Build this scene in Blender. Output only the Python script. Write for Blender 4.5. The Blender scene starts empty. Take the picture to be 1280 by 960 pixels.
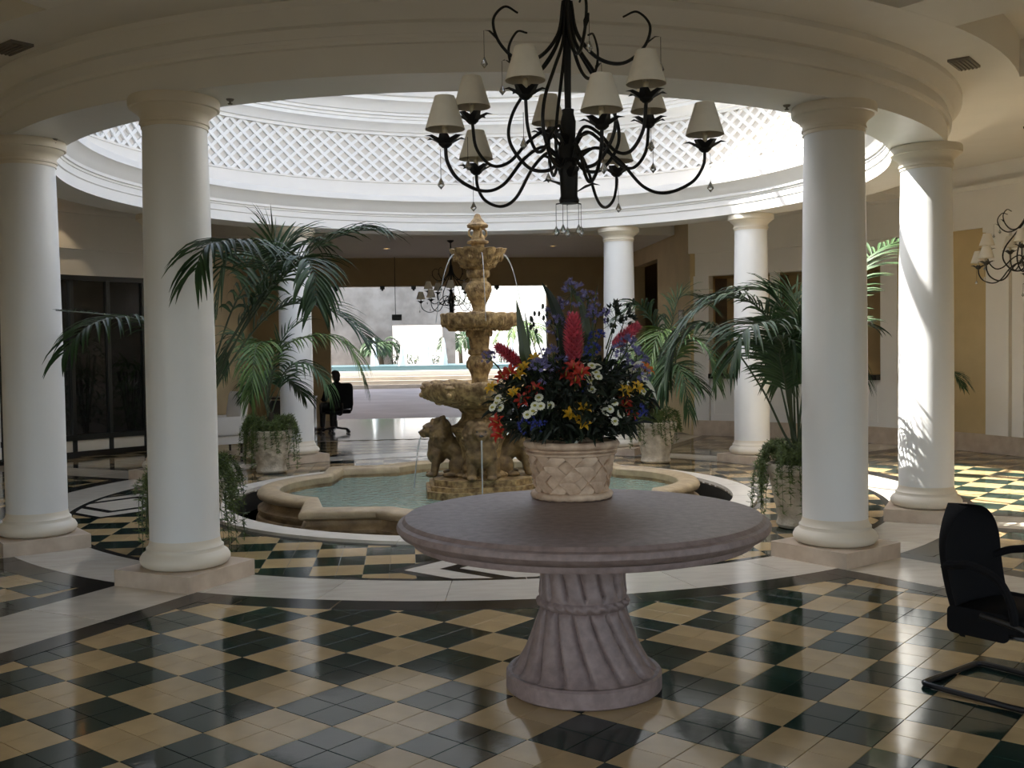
import bpy, bmesh, math, random
from mathutils import Vector, Matrix
PI = math.pi; R = math.radians
sin, cos = math.sin, math.cos
V = Vector
SC = bpy.context.scene
COL = SC.collection

# ------------------------------------------------------------------ camera
# the fountain axis is the world origin, the hall's main axis runs along Y
F_PX, TILT, ROLL, HEAD = 1296.0, 0.0352, -0.0141, 0.1030
CAM = V((-0.859, -11.899, 1.686))
_h = V((sin(HEAD), cos(HEAD), 0)); _r = V((cos(HEAD), -sin(HEAD), 0)); _z = V((0, 0, 1))
FWD = _h*cos(TILT) - _z*sin(TILT); _u = _h*sin(TILT) + _z*cos(TILT)
RGT = _r*cos(ROLL) + _u*sin(ROLL); UP = _u*cos(ROLL) - _r*sin(ROLL)
cam_d = bpy.data.cameras.new('camera'); cam_o = bpy.data.objects.new('camera', cam_d); COL.objects.link(cam_o)
cam_d.sensor_width = 36.0; cam_d.lens = F_PX/1280*36.0; cam_d.clip_end = 400
M3 = Matrix((RGT, UP, -FWD)).transposed()
cam_o.matrix_world = Matrix.Translation(CAM) @ M3.to_4x4()
SC.camera = cam_o

def ray(px, py): return FWD + RGT*((px-640)/F_PX) - UP*((py-480)/F_PX)
def at_y(px, py, Y):
    d = ray(px, py); return CAM + d*((Y-CAM.y)/d.y)
def at_z(px, py, z):
    d = ray(px, py); return CAM + d*((z-CAM.z)/d.z)
def to_px(P):
    d = V(P)-CAM; k = d.dot(FWD); return 640+F_PX*d.dot(RGT)/k, 480-F_PX*d.dot(UP)/k, k

# ------------------------------------------------------------------ light
SUN_EL = R(51); SUN_TO = V((-0.973*cos(SUN_EL), 0.2285*cos(SUN_EL), sin(SUN_EL))).normalized()
w = bpy.data.worlds.new('sky'); SC.world = w; w.use_nodes = True
nt = w.node_tree; bg = nt.nodes['Background']
sky = nt.nodes.new('ShaderNodeTexSky'); sky.sky_type = 'NISHITA'; sky.sun_disc = False
sky.sun_elevation = SUN_EL; sky.sun_rotation = math.atan2(SUN_TO.x, SUN_TO.y); sky.air_density = 1.0; sky.dust_density = 2.5
hsv = nt.nodes.new('ShaderNodeHueSaturation'); hsv.inputs['Saturation'].default_value = 0.62
nt.links.new(sky.outputs[0], hsv.inputs['Color']); nt.links.new(hsv.outputs[0], bg.inputs['Color'])
bg.inputs['Strength'].default_value = 0.76
sl = bpy.data.lights.new('sun', 'SUN'); sl.energy = 26.0; sl.angle = R(0.53); sl.color = (1, 0.96, 0.88)
so = bpy.data.objects.new('sun', sl); COL.objects.link(so)
so.rotation_euler = SUN_TO.to_track_quat('Z', 'Y').to_euler(); so.location = SUN_TO*40
SC.view_settings.view_transform = 'Standard'; SC.view_settings.look = 'None'
SC.view_settings.exposure = -0.08; SC.view_settings.gamma = 1.0; SC.view_settings.use_curve_mapping = False
cy = SC.cycles
cy.max_bounces = 10; cy.diffuse_bounces = 6; cy.glossy_bounces = 4; cy.transmission_bounces = 6; cy.transparent_max_bounces = 8
cy.sample_clamp_indirect = 4.0; cy.caustics_reflective = False; cy.caustics_refractive = False; cy.blur_glossy = 0.5
cy.use_denoising = True

# ------------------------------------------------------------------ helpers
def tag(o, label=None, cat=None, group=None, kind=None):
    if label: o['label'] = label
    if cat: o['category'] = cat
    if group: o['group'] = group
    if kind: o['kind'] = kind
    return o
def empty(name, loc=(0,0,0), rz=0):
    o = bpy.data.objects.new(name, None); COL.objects.link(o); o.location = loc; o.rotation_euler = (0,0,rz)
    o.empty_display_size = 0.1; return o
class MB:
    def __init__(s): s.v = []; s.f = []
    def add(s, vs, fs, M=None):
        b = len(s.v)
        s.v += [tuple(M @ V(p)) for p in vs] if M else [tuple(p) for p in vs]
        s.f += [tuple(b+i for i in f) for f in fs]; return s
    def box(s, c, d, rz=0, M=None):
        x, y, z = d[0]/2, d[1]/2, d[2]/2
        vs = [(-x,-y,-z),(x,-y,-z),(x,y,-z),(-x,y,-z),(-x,-y,z),(x,-y,z),(x,y,z),(-x,y,z)]
        T = Matrix.Translation(V(c)) @ Matrix.Rotation(rz, 4, 'Z')
        if M: T = M @ T
        return s.add(vs, [(3,2,1,0),(4,5,6,7),(0,1,5,4),(1,2,6,5),(2,3,7,6),(3,0,4,7)], T)
    def lathe(s, prof, n=48, M=None, fr=None, closed=False, a0=0.0, a1=2*PI):
        """prof [(r,z)], fr(angle,i,r,z)->(r,z) shapes carved surfaces; closed joins last profile point to first"""
        full = abs(a1-a0-2*PI) < 1e-6; k = n if full else n+1; m = len(prof); vs = []
        for j in range(k):
            a = a0+(a1-a0)*j/n
            for i, (r, z) in enumerate(prof):
                rr, zz = fr(a, i, r, z) if fr else (r, z)
                vs.append((rr*cos(a), rr*sin(a), zz))
        fs = []
        for j in range(n):
            j2 = (j+1) % k
            for i in range(m if closed else m-1):
                i2 = (i+1) % m
                fs.append((j*m+i, j2*m+i, j2*m+i2, j*m+i2))
        if not full and closed:
            fs.append(tuple(range(m))); fs.append(tuple((k-1)*m+i for i in reversed(range(m))))
        if full and not closed:
            if prof[0][0] > 1e-5: fs.append(tuple(j*m for j in reversed(range(n))))
            if prof[-1][0] > 1e-5: fs.append(tuple(j*m+m-1 for j in range(n)))
        return s.add(vs, fs, M)
    def tube(s, pts, rad, n=6, cap=True):
        pts = [V(p) for p in pts]; k = len(pts)
        rs = rad if isinstance(rad, (list, tuple)) else [rad]*k
        t = [(pts[min(i+1,k-1)]-pts[max(i-1,0)]).normalized() for i in range(k)]
        ref = V((0,0,1)) if abs(t[0].z) < .9 else V((1,0,0))
        nrm = t[0].cross(ref).normalized(); vs = []
        for i in range(k):
            nrm = (nrm - t[i]*nrm.dot(t[i]))
            nrm = nrm.normalized() if nrm.length > 1e-6 else t[i].orthogonal().normalized()
            b = t[i].cross(nrm)
            for j in range(n):
                a = 2*PI*j/n; vs.append(pts[i]+(nrm*cos(a)+b*sin(a))*rs[i])
        fs = [(i*n+j, i*n+(j+1)%n, (i+1)*n+(j+1)%n, (i+1)*n+j) for i in range(k-1) for j in range(n)]
        if cap: fs += [tuple(reversed(range(n))), tuple((k-1)*n+j for j in range(n))]
        return s.add(vs, fs)
    def ball(s, c, r, nu=10, nv=6, M=None):
        rx, ry, rz = r if isinstance(r, (tuple, list)) else (r, r, r)
        vs = [(0,0,-rz)]
        for i in range(1, nv):
            p = -PI/2+PI*i/nv
            for j in range(nu): a = 2*PI*j/nu; vs.append((rx*cos(p)*cos(a), ry*cos(p)*sin(a), rz*sin(p)))
        vs.append((0,0,rz)); e = len(vs)-1; fs = []
        for j in range(nu): fs.append((0, 1+(j+1)%nu, 1+j)); fs.append((e, e-nu+j, e-nu+(j+1)%nu))
        for i in range(nv-2):
            for j in range(nu):
                a = 1+i*nu+j; b = 1+i*nu+(j+1)%nu; fs.append((a, b, b+nu, a+nu))
        T = Matrix.Translation(V(c)); T = T @ M if M else T
        return s.add(vs, fs, T)
    def prism(s, poly, z0, z1, M=None):
        n = len(poly); vs = [(x,y,z0) for x,y in poly]+[(x,y,z1) for x,y in poly]
        return s.add(vs, [tuple(reversed(range(n))), tuple(range(n,2*n))]+[(i,(i+1)%n,n+(i+1)%n,n+i) for i in range(n)], M)
    def arc(s, r0, r1, a0, a1, z0, z1, n=None):
        n = n or max(2, int(abs(a1-a0)/R(3))); return s.lathe([(r0,z0),(r1,z0),(r1,z1),(r0,z1)], n, None, None, True, a0, a1)
    def mesh(s, name, mat, smooth=True, ang=35, fix=False):
        me = bpy.data.meshes.new(name); me.from_pydata(s.v, [], s.f); me.materials.append(mat)
        if fix:
            bm = bmesh.new(); bm.from_mesh(me); bmesh.ops.recalc_face_normals(bm, faces=bm.faces); bm.to_mesh(me); bm.free()
        if smooth:
            me.polygons.foreach_set('use_smooth', [True]*len(me.polygons)); me.set_sharp_from_angle(angle=R(ang))
        me.update(); return me
    def build(s, name, mat, parent=None, smooth=True, ang=35, fix=True):
        return link(name, s.mesh(name, mat, smooth, ang, fix), parent)
def link(name, me, parent=None, loc=None, rz=None):
    o = bpy.data.objects.new(name, me); COL.objects.link(o); o.parent = parent
    if loc is not None: o.location = loc
    if rz is not None: o.rotation_euler = (0,0,rz)
    return o
KIDS = {}
def copy_tree(o, parent=None):
    c = o.copy(); COL.objects.link(c); c.parent = parent
    for ch in list(o.children): copy_tree(ch, c)
    return c
def bez(P, n=12):
    """Catmull-Rom through the points"""
    P = [V(p) for p in P]; out = []
    Q = [P[0]*2-P[1]]+P+[P[-1]*2-P[-2]]
    for i in range(1, len(Q)-2):
        a, b, c, d = Q[i-1], Q[i], Q[i+1], Q[i+2]
        for k in range(n):
            t = k/n
            out.append(0.5*((2*b)+(c-a)*t+(2*a-5*b+4*c-d)*t*t+(3*b-a-3*c+d)*t**3))
    out.append(P[-1]); return out
def blob(name, prims, voxel, mat, parent=None, smooth_it=3):
    """one continuous surface from overlapping tapered limbs and ellipsoids"""
    m = MB()
    for p in prims:
        if p[0] == 'e':
            M = Matrix.Rotation(p[4][1], 4, p[4][0]) if len(p) > 4 else None
            m.ball(p[1], p[2] if not isinstance(p[2], float) else (p[2],)*3, 14, 9, M)
        else:
            a, b, r0, r1 = V(p[1]), V(p[2]), p[3], p[4]
            k = 5; m.tube([a.lerp(b, i/k) for i in range(k+1)], [r0+(r1-r0)*i/k for i in range(k+1)], 12)
            m.ball(a, r0, 12, 8); m.ball(b, r1, 12, 8)
    me = m.mesh('tmp', mat); o = bpy.data.objects.new('tmp', me); COL.objects.link(o)
    md = o.modifiers.new('r', 'REMESH'); md.mode = 'VOXEL'; md.voxel_size = voxel
    ms = o.modifiers.new('s', 'SMOOTH'); ms.iterations = smooth_it; ms.factor = .5
    dg = bpy.context.evaluated_depsgraph_get(); ne = bpy.data.meshes.new_from_object(o.evaluated_get(dg))
    bpy.data.objects.remove(o); ne.name = name
    ne.polygons.foreach_set('use_smooth', [True]*len(ne.polygons))
    if not ne.materials: ne.materials.append(mat)
    return link(name, ne, parent)

# ------------------------------------------------------------------ materials
MAT = {}
def mat(name, col, rough=.5, var=.0, scale=6, bump=0, bscale=None, metal=0, spec=.5, col2=None, detail=4, coat=0, trans=0, alpha=None, rnd=0, stretch=None, emit=None, sub=0):
    m = bpy.data.materials.new(name); m.use_nodes = True; n = m.node_tree.nodes; l = m.node_tree.links
    b = n['Principled BSDF']; b.inputs['Base Color'].default_value = (*col, 1); b.inputs['Roughness'].default_value = rough
    b.inputs['Metallic'].default_value = metal; b.inputs['Specular IOR Level'].default_value = spec
    if coat: b.inputs['Coat Weight'].default_value = coat; b.inputs['Coat Roughness'].default_value = .06
    if trans: b.inputs['Transmission Weight'].default_value = trans
    if emit: b.inputs['Emission Color'].default_value = (*emit[0], 1); b.inputs['Emission Strength'].default_value = emit[1]
    tc = n.new('ShaderNodeTexCoord'); vec = tc.outputs['Object']
    if stretch:
        mp = n.new('ShaderNodeMapping'); mp.inputs['Scale'].default_value = stretch; l.new(vec, mp.inputs['Vector']); vec = mp.outputs[0]
    src = None
    if var or col2:
        nz = n.new('ShaderNodeTexNoise'); nz.inputs['Scale'].default_value = scale; nz.inputs['Detail'].default_value = detail; l.new(vec, nz.inputs['Vector'])
        cr = n.new('ShaderNodeValToRGB'); cr.color_ramp.elements[0].position = .34; cr.color_ramp.elements[1].position = .68
        c2 = col2 or tuple(max(0, c*(1-var)) for c in col)
        cr.color_ramp.elements[0].color = (*c2, 1); cr.color_ramp.elements[1].color = (*col, 1)
        l.new(nz.outputs['Fac'], cr.inputs['Fac']); src = cr.outputs[0]
    if rnd:
        oi = n.new('ShaderNodeObjectInfo'); ge = n.new('ShaderNodeNewGeometry')
        ad = n.new('ShaderNodeMath'); ad.operation = 'ADD'; l.new(oi.outputs['Random'], ad.inputs[0]); l.new(ge.outputs['Random Per Island'], ad.inputs[1])
        fr = n.new('ShaderNodeMath'); fr.operation = 'FRACT'; l.new(ad.outputs[0], fr.inputs[0])
        mr = n.new('ShaderNodeMapRange'); mr.inputs['To Min'].default_value = 1-rnd; mr.inputs['To Max'].default_value = 1+rnd; l.new(fr.outputs[0], mr.inputs['Value'])
        mx = n.new('ShaderNodeVectorMath'); mx.operation = 'SCALE'; l.new(mr.outputs[0], mx.inputs['Scale'])
        if src: l.new(src, mx.inputs[0])
        else: mx.inputs[0].default_value = col
        src = mx.outputs[0]
    if src: l.new(src, b.inputs['Base Color'])
    if bump:
        nb = n.new('ShaderNodeTexNoise'); nb.inputs['Scale'].default_value = bscale or scale*4; nb.inputs['Detail'].default_value = 3; l.new(vec, nb.inputs['Vector'])
        bp = n.new('ShaderNodeBump'); bp.inputs['Strength'].default_value = bump; bp.inputs['Distance'].default_value = .02
        l.new(nb.outputs['Fac'], bp.inputs['Height']); l.new(bp.outputs[0], b.inputs['Normal'])
    MAT[name] = m; return m
mat('white_paint', (.84,.83,.81), .42, .03, 3, .02, 30)
mat('column_paint', (.80,.81,.81), .33, .02, 3, .03, 14)
mat('cream_paint', (.76,.70,.59), .45, .04, 4)
mat('ceiling_paint', (.82,.80,.76), .8, .03, 2)
mat('soffit_paint', (.76,.73,.68), .75, .03, 2)
mat('lattice_back', (.70,.66,.60), .7, .04, 3)
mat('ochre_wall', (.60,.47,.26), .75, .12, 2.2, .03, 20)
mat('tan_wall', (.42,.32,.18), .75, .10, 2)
mat('plinth_stone', (.62,.52,.42), .38, .28, 7, .04, 40, col2=(.50,.40,.31))
mat('tile_beige', (.50,.36,.185), .10, .16, 5, .02, 9, rnd=.10)
mat('tile_green', (.014,.034,.028), .085, .3, 6, .02, 9, rnd=.3)
mat('grout', (.24,.205,.14), .7, .2, 20)
mat('border_white', (.66,.61,.52), .12, .12, 4, .01, 9, col2=(.58,.53,.45), rnd=.07, stretch=(1,3,1))
mat('border_black', (.013,.013,.014), .14, .3, 8, rnd=.2)
mat('kerb_white', (.74,.69,.60), .3, .12, 5)
mat('polished_floor', (.30,.27,.25), .10, .25, 2.2, .03, 3)
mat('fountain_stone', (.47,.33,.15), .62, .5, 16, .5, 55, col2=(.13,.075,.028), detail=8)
mat('basin_stone', (.46,.32,.17), .55, .5, 6, .3, 35, col2=(.20,.13,.07), detail=8)
mat('basin_rim', (.46,.36,.22), .45, .4, 6, .25, 30, col2=(.33,.25,.155), detail=7)
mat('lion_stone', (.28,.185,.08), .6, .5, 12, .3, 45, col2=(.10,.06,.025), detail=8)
mat('moat_bed', (.02,.018,.014), .5)
mat('table_stone', (.27,.205,.19), .5, .25, 22, .12, 90, col2=(.19,.14,.13), detail=9)
mat('basket_clay', (.72,.56,.41), .6, .3, 14, .15, 60, col2=(.46,.32,.22), detail=7)
mat('pot_stone', (.68,.62,.52), .7, .3, 10, .4, 45, col2=(.42,.37,.29))
mat('iron', (.006,.006,.006), .5, spec=.35)
mat('black_fabric', (.006,.006,.007), .9, spec=.15)
mat('black_metal', (.008,.008,.009), .3, spec=.5)
mat('shade_fabric', (.80,.76,.68), .85, .05, 20)
mat('candle_wax', (.62,.54,.38), .5)
mat('leaf_palm', (.045,.090,.030), .5, .4, 4, rnd=.25, col2=(.022,.052,.020), spec=.3)
mat('leaf_palm_fresh', (.085,.15,.025), .5, .4, 4, rnd=.25, col2=(.05,.10,.02))
mat('palm_stem', (.05,.075,.03), .5, .3, 8)
mat('palm_trunk', (.05,.038,.022), .8, .4, 14)
mat('leaf_fern', (.11,.16,.035), .6, .4, 10, rnd=.3)
mat('leaf_dark', (.012,.022,.010), .55, .4, 10, rnd=.3)
mat('leaf_blade', (.055,.085,.022), .4, .35, 6)
mat('soil', (.03,.022,.015), .95)
mat('petal_white', (.78,.78,.66), .6)
mat('petal_eye', (.45,.42,.08), .7)
mat('petal_pink', (.78,.14,.20), .55, .3, 20, rnd=.2)
mat('petal_red', (.48,.03,.015), .55, .3, 20, rnd=.2)
mat('petal_yellow', (.72,.42,.02), .55, .2, 20, rnd=.15)
mat('petal_orange', (.70,.18,.02), .55, .2, 20)
mat('petal_violet', (.24,.22,.46), .6, .3, 20, rnd=.25)
mat('petal_blue', (.05,.07,.36), .6, .3, 20, rnd=.25)
mat('dark_wood', (.03,.018,.010), .35, .4, 5)
mat('brown_wood', (.14,.085,.04), .45, .4, 5)
mat('white_cloth', (.72,.70,.66), .85)
mat('skin', (.28,.16,.10), .6)
mat('hair', (.008,.006,.005), .6)
mat('vent_grey', (.20,.18,.155), .6)
mat('frame_dark', (.012,.014,.013), .35)
mat('picture_print', (.55,.42,.38), .6, .6, 5, col2=(.70,.66,.62))
mat('pave_mauve', (.34,.31,.34), .55, .25, .6, .05, 6)
mat('step_stone', (.46,.41,.35), .7, .15, 2)
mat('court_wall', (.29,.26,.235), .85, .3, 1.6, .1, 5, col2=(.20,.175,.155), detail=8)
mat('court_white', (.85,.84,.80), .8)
mat('roof_flat', (.45,.42,.38), .9)
mat('splash', (.9,.93,.95), .35)
mat('lamp_glow', (1,.72,.38), .5, emit=((1,.62,.25), 4))
# clear water and glass
def mat_water(name, col, rough, bscale, bump, trans=.0):
    m = mat(name, col, rough, bump=bump, bscale=bscale, spec=.6); MAT[name].node_tree.nodes['Principled BSDF'].inputs['IOR'].default_value = 1.33
    if trans: MAT[name].node_tree.nodes['Principled BSDF'].inputs['Transmission Weight'].default_value = trans
mat_water('basin_water', (.20,.28,.23), .04, 11, 1.0)
MAT['basin_water'].node_tree.nodes['Bump'].inputs['Distance'].default_value = .06
mat_water('moat_water', (.012,.012,.010), .05, 6, .10)
mat_water('pool_water', (.09,.15,.17), .30, 2, .5)
mat('stream_water', (.85,.9,.92), .15, trans=.6)
mat('crystal', (.85,.87,.88), .05, trans=.75)
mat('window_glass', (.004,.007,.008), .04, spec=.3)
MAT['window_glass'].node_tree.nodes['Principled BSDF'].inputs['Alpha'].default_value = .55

# ================================================================== THE SETTING
ZS, ZC, ZU = 3.52, 4.0, 4.30            # soffit of the ring beam, lower ceiling ring, upper ceiling
RW = 8.35                               # curved outer wall
COLR = 4.778
CANG = {}                               # column azimuths
for k, base in enumerate((-45, 45, 135, 225)):
    for s in (-1, 1): CANG[(k, s)] = R(base+s*13.55)
XW, YF, YB = 6.2, -17.0, 13.0

def rect_at(a, x0, x1, y0, y1):
    dx, dy = cos(a), sin(a); t = 1e9
    if dx > 1e-9: t = min(t, x1/dx)
    if dx < -1e-9: t = min(t, x0/dx)
    if dy > 1e-9: t = min(t, y1/dy)
    if dy < -1e-9: t = min(t, y0/dy)
    return dx*t, dy*t
def holed_slab(r, x0, x1, y0, y1, z0, z1, n=96):
    an = sorted([2*PI*i/n for i in range(n)]+[math.atan2(y, x) % (2*PI) for x in (x0, x1) for y in (y0, y1)])
    m = MB(); vs = []; k = len(an)
    for a in an:
        ox, oy = rect_at(a, x0, x1, y0, y1)
        vs += [(r*cos(a), r*sin(a), z0), (ox, oy, z0), (ox, oy, z1), (r*cos(a), r*sin(a), z1)]
    fs = []
    for i in range(k):
        j = (i+1) % k
        for q in range(4): fs.append((i*4+q, j*4+q, j*4+(q+1)%4, i*4+(q+1)%4))
    return m.add(vs, fs)

# ---- floor: bed of grout, then every tile and border stone on it
floor = holed_slab(2.84, -9.6, 9.6, YF, 7.6, -.44, -.006).build('floor', MAT['grout'], None, False)
tag(floor, 'checkered floor of beige and dark green tiles with white stone borders', 'floor', kind='structure')
A2, B2 = V((.7071,-.7071)), V((.7071,.7071)); V0 = V((-1.211,-7.243))
def tile_mb(m, M, sx, sy, z=0.0, g=.0016):
    x, y = sx/2-g, sy/2-g; b = .0012
    vs = [(-x,-y,-.008),(x,-y,-.008),(x,y,-.008),(-x,y,-.008),(-x,-y,z-.0008),(x,-y,z-.0008),(x,y,z-.0008),(-x,y,z-.0008),(-x+b,-y+b,z),(x-b,-y+b,z),(x-b,y-b,z),(-x+b,y-b,z)]
    fs = [(8,9,10,11)]+[(i,(i+1)%4,4+(i+1)%4,4+i) for i in range(4)]+[(4+i,4+(i+1)%4,8+(i+1)%4,8+i) for i in range(4)]
    m.add(vs, fs, M)
def in_band(x, y):
    r = math.hypot(x, y)
    for a in CANG.values():
        al = x*cos(a)+y*sin(a); pe = abs(-x*sin(a)+y*cos(a))
        if al > 4.5 and pe < .24: return True
    return False
tiles = []
for i in range(-95, 96):
    for j in range(-95, 96):
        p = V0+A2*((i+.5)*.2)+B2*((j+.5)*.2); x, y = p; r = math.hypot(x, y)
        if r < 5.0 or y > 7.4 or y < YF+.2: continue
        if r > RW-.05 and (y > -5.6 or abs(x) > XW): continue
        if in_band(x, y): continue
        dark = (math.floor(i/2)+math.floor(j/2)) % 2
        d = V((x, y, 0))-CAM; k = d.dot(FWD)
        vis = False
        if k > .5:
            px, py, _ = to_px((x, y, 0)); vis = -15 < px < 1295 and py < 975
        tiles.append((0 if vis else 1, k if k > 0 else 99, x, y, dark))
tiles.sort()
TB = []
for nm, mt in (('beige_tile', 'tile_beige'), ('green_tile', 'tile_green')):
    m = MB(); tile_mb(m, None, .2, .2); TB.append(m.mesh(nm, MAT[mt], False))
rot45 = Matrix.Rotation(-PI/4, 4, 'Z')
rest = [MB(), MB()]
for n, (vis, k, x, y, dark) in enumerate(tiles):
    if n < 300: link('tile', TB[dark], floor, (x, y, 0), -PI/4)
    else: tile_mb(rest[dark], Matrix.Translation((x, y, 0)) @ rot45, .2, .2)
# inner ring of tiles around the fountain, laid square to the hall
for i in range(-24, 24):
    for j in range(-14, 14):
        x, y = (i+.5)*.2, (j+.5)*.352+.13
        r = math.hypot(x, y)
        if r < 3.02 or r > 4.56: continue
        if min(abs(x)+abs(abs(y)-4.0), abs(abs(x)-4.0)+abs(y)) < .78: continue
        dark = (math.floor(i/2)+j) % 2
        tile_mb(rest[dark], Matrix.Translation((x, y, -.0005)), .2, .352)
for m, mt, nm in ((rest[0], 'tile_beige', 'beige_tile_field'), (rest[1], 'tile_green', 'green_tile_field')):
    tag(m.build(nm, MAT[mt], floor, False, fix=False), kind='stuff')
# nested rhombus inlays on the four axes
for k in range(4):
    T = Matrix.Rotation(k*PI/2, 4, 'Z') @ Matrix.Translation((0, -4.0, 0))
    for d0, d1, mt, nm in ((.89, 1.01, 'border_black', 'inlay_strip'), (.62, .89, 'border_white', 'inlay_stone'), (.47, .62, 'border_black', 'inlay_strip')):
        for q in range(4):
            c0, s0 = [(1,0),(0,1),(-1,0),(0,-1)][q]; c1, s1 = [(0,1),(-1,0),(0,-1),(1,0)][q]
            m = MB(); m.prism([(c0*d0,s0*d0),(c0*d1,s0*d1),(c1*d1,s1*d1),(c1*d0,s1*d0)], -.006, .0006, T); m.build(nm, MAT[mt], floor, False)
    m = MB(); m.prism([(.465,0),(0,.465),(-.465,0),(0,-.465)], -.006, .0006, T); m.build('inlay_stone', MAT['border_white'], floor, False)
# rings: kerb, black lines, white stones
def ring(r0, r1, z0, z1, n, mt, nm, gap=.003, off=0):
    for k in range(n):
        a0 = 2*PI*(k+off)/n; a1 = 2*PI*(k+1+off)/n
        m = MB(); m.arc(r0, r1, a0+gap/r1, a1-gap/r1, z0, z1, max(3, 128//n)); m.build(nm, MAT[mt], floor, True)
ring(2.84, 3.10, -.10, .03, 20, 'kerb_white', 'kerb_stone')
ring(3.10, 3.17, -.006, .0012, 20, 'border_black', 'border_strip')
ring(4.39, 4.46, -.006, .0012, 24, 'border_black', 'border_strip')
ring(4.46, 5.06, -.006, .0020, 36, 'border_white', 'border_stone', off=.3)
ring(5.06, 5.30, -.006, .0012, 48, 'border_black', 'border_strip')
for a in CANG.values():
    T = Matrix.Rotation(a, 4, 'Z')
    for k in range(4):
        m = MB(); m.box((5.06+.4+k*.81, 0, -.002), (.80, .70, .009), M=T); m.build('border_stone', MAT['border_white'], floor, False)
    for s in (-1, 1):
        for k in range(4):
            m = MB(); m.box((5.10+.4+k*.81, s*.45, -.002), (.806, .20, .0075), M=T); m.build('border_strip', MAT['border_black'], floor, False)
# sunken moat round the basin
m = MB(); m.lathe([(2.838,-.02),(2.86,-.02),(2.86,-.46),(.01,-.46),(.01,-.44),(2.838,-.44)], 64, closed=True); moat = m.build('floor_moat', MAT['moat_bed'], None, True)
tag(moat, 'dark sunken moat bed around the fountain basin', 'moat', kind='structure')
m = MB(); m.lathe([(0,-.235),(2.836,-.235)], 64); o = m.build('moat_water', MAT['moat_water']); tag(o, 'dark still water in the moat between kerb and fountain wall', 'water', kind='stuff')
# polished floor of the rear hall
m = MB(); m.box((0, 10.4, -.15), (9.4, 5.62, .30)); m.box((0, 13.3, -.155), (5.2, .6, .29))
tag(m.build('floor_hall', MAT['polished_floor'], None, False), 'polished grey stone floor reflecting the bright doorway', 'floor', kind='structure')

# ---- ring beam, lattice drum and dome cornice
beam = [(4.96,3.52),(4.96,3.715),(4.985,3.72),(5.0,3.745),(5.0,3.77),(4.975,3.78),(4.975,3.85),(5.01,3.86),(5.03,3.90),(5.08,3.945),(5.09,3.955),(5.09,4.0),(5.09,6.2),
        (4.74,6.2),(4.74,4.06),(4.29,4.04),(4.29,3.955),(4.32,3.935),(4.36,3.87),(4.405,3.80),(4.405,3.765),(4.425,3.76),(4.425,3.735),(4.437,3.73),(4.437,3.655),(4.45,3.645),(4.45,3.52)]
m = MB(); m.lathe(beam, 128, closed=True)
tag(m.build('trim_1', MAT['white_paint'], None, True, 25), 'white moulded ring beam carried by the columns around the fountain', 'beam', kind='structure')
drum = MB(); drum.lathe([(4.735,4.05),(4.735,5.10),(4.72,5.10),(4.72,4.05)], 128, closed=True)
drum = drum.build('wall_drum', MAT['lattice_back'], None, True); tag(drum, 'round drum wall above the ring beam faced with white diagonal lattice', 'wall', kind='structure')
NL = 134; LH0, LH1 = 4.30, 5.05
for s in (-1, 1):
    m = MB(); vs = []; n = 10; hw = .027
    for i in range(n+1):
        t = i/n; z = LH0+(LH1-LH0)*t; a = s*(z-LH0)/.185*.22/4.7
        da = hw*1.35/4.7
        for rr in (4.718, 4.692-.006*(s > 0)):
            for q in (-1, 1): vs.append((rr*cos(a+q*da), rr*sin(a+q*da), z))
    fs = []
    for i in range(n):
        b = i*4; c = b+4
        fs += [(b+2,b+3,c+3,c+2),(b,b+2,c+2,c),(b+3,b+1,c+1,c+3)]
    m.add(vs, fs); me = m.mesh('lattice_slat', MAT['white_paint'], False, fix=True)
    for k in range(NL): link('lattice_slat', me, drum, (0,0,0), 2*PI*k/NL)
m = MB(); m.lathe([(4.70,4.05),(4.685,4.05),(4.685,4.285),(4.67,4.29),(4.67,4.315),(4.70,4.315)], 128, closed=True)
tag(m.build('baseboard_drum', MAT['soffit_paint'], None, True), 'plain board under the lattice of the drum', 'board', kind='structure')
cor = [(4.73,5.03),(4.66,5.03),(4.66,5.075),(4.62,5.08),(4.60,5.12),(4.54,5.17),(4.50,5.19),(4.50,5.24),(4.475,5.245),(4.475,5.285),(4.44,5.29),(4.44,5.33),(4.41,5.335),(4.38,5.40),(4.30,5.47),(4.27,5.48),(4.27,5.54),(4.22,5.55),(4.10,5.75),(3.98,6.0),(3.92,6.2),(3.92,6.35),(5.2,6.35),(5.2,6.2),(4.73,6.2)]
m = MB(); m.lathe(cor, 128, closed=True)
tag(m.build('trim_2', MAT['white_paint'], None, True, 25), 'stepped white cornice curving in to the round skylight above the lattice', 'cornice', kind='structure')
# glazing bars of the skylight
m = MB(); m.lathe([(1.94,6.25),(2.06,6.25),(2.06,6.37),(1.94,6.37)], 64, closed=True)
for k in range(12): m.box((2.95, 0, 6.31), (1.96, .03, .08), M=Matrix.Rotation(2*PI*(k+.5)/12, 4, 'Z'))
for k in range(6): m.box((1.0, 0, 6.31), (1.95, .03, .08), M=Matrix.Rotation(2*PI*k/6, 4, 'Z'))
tag(m.build('trim_3', MAT['white_paint'], None, False), 'white round and radial glazing bars across the skylight opening', 'skylight', kind='structure')

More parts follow.
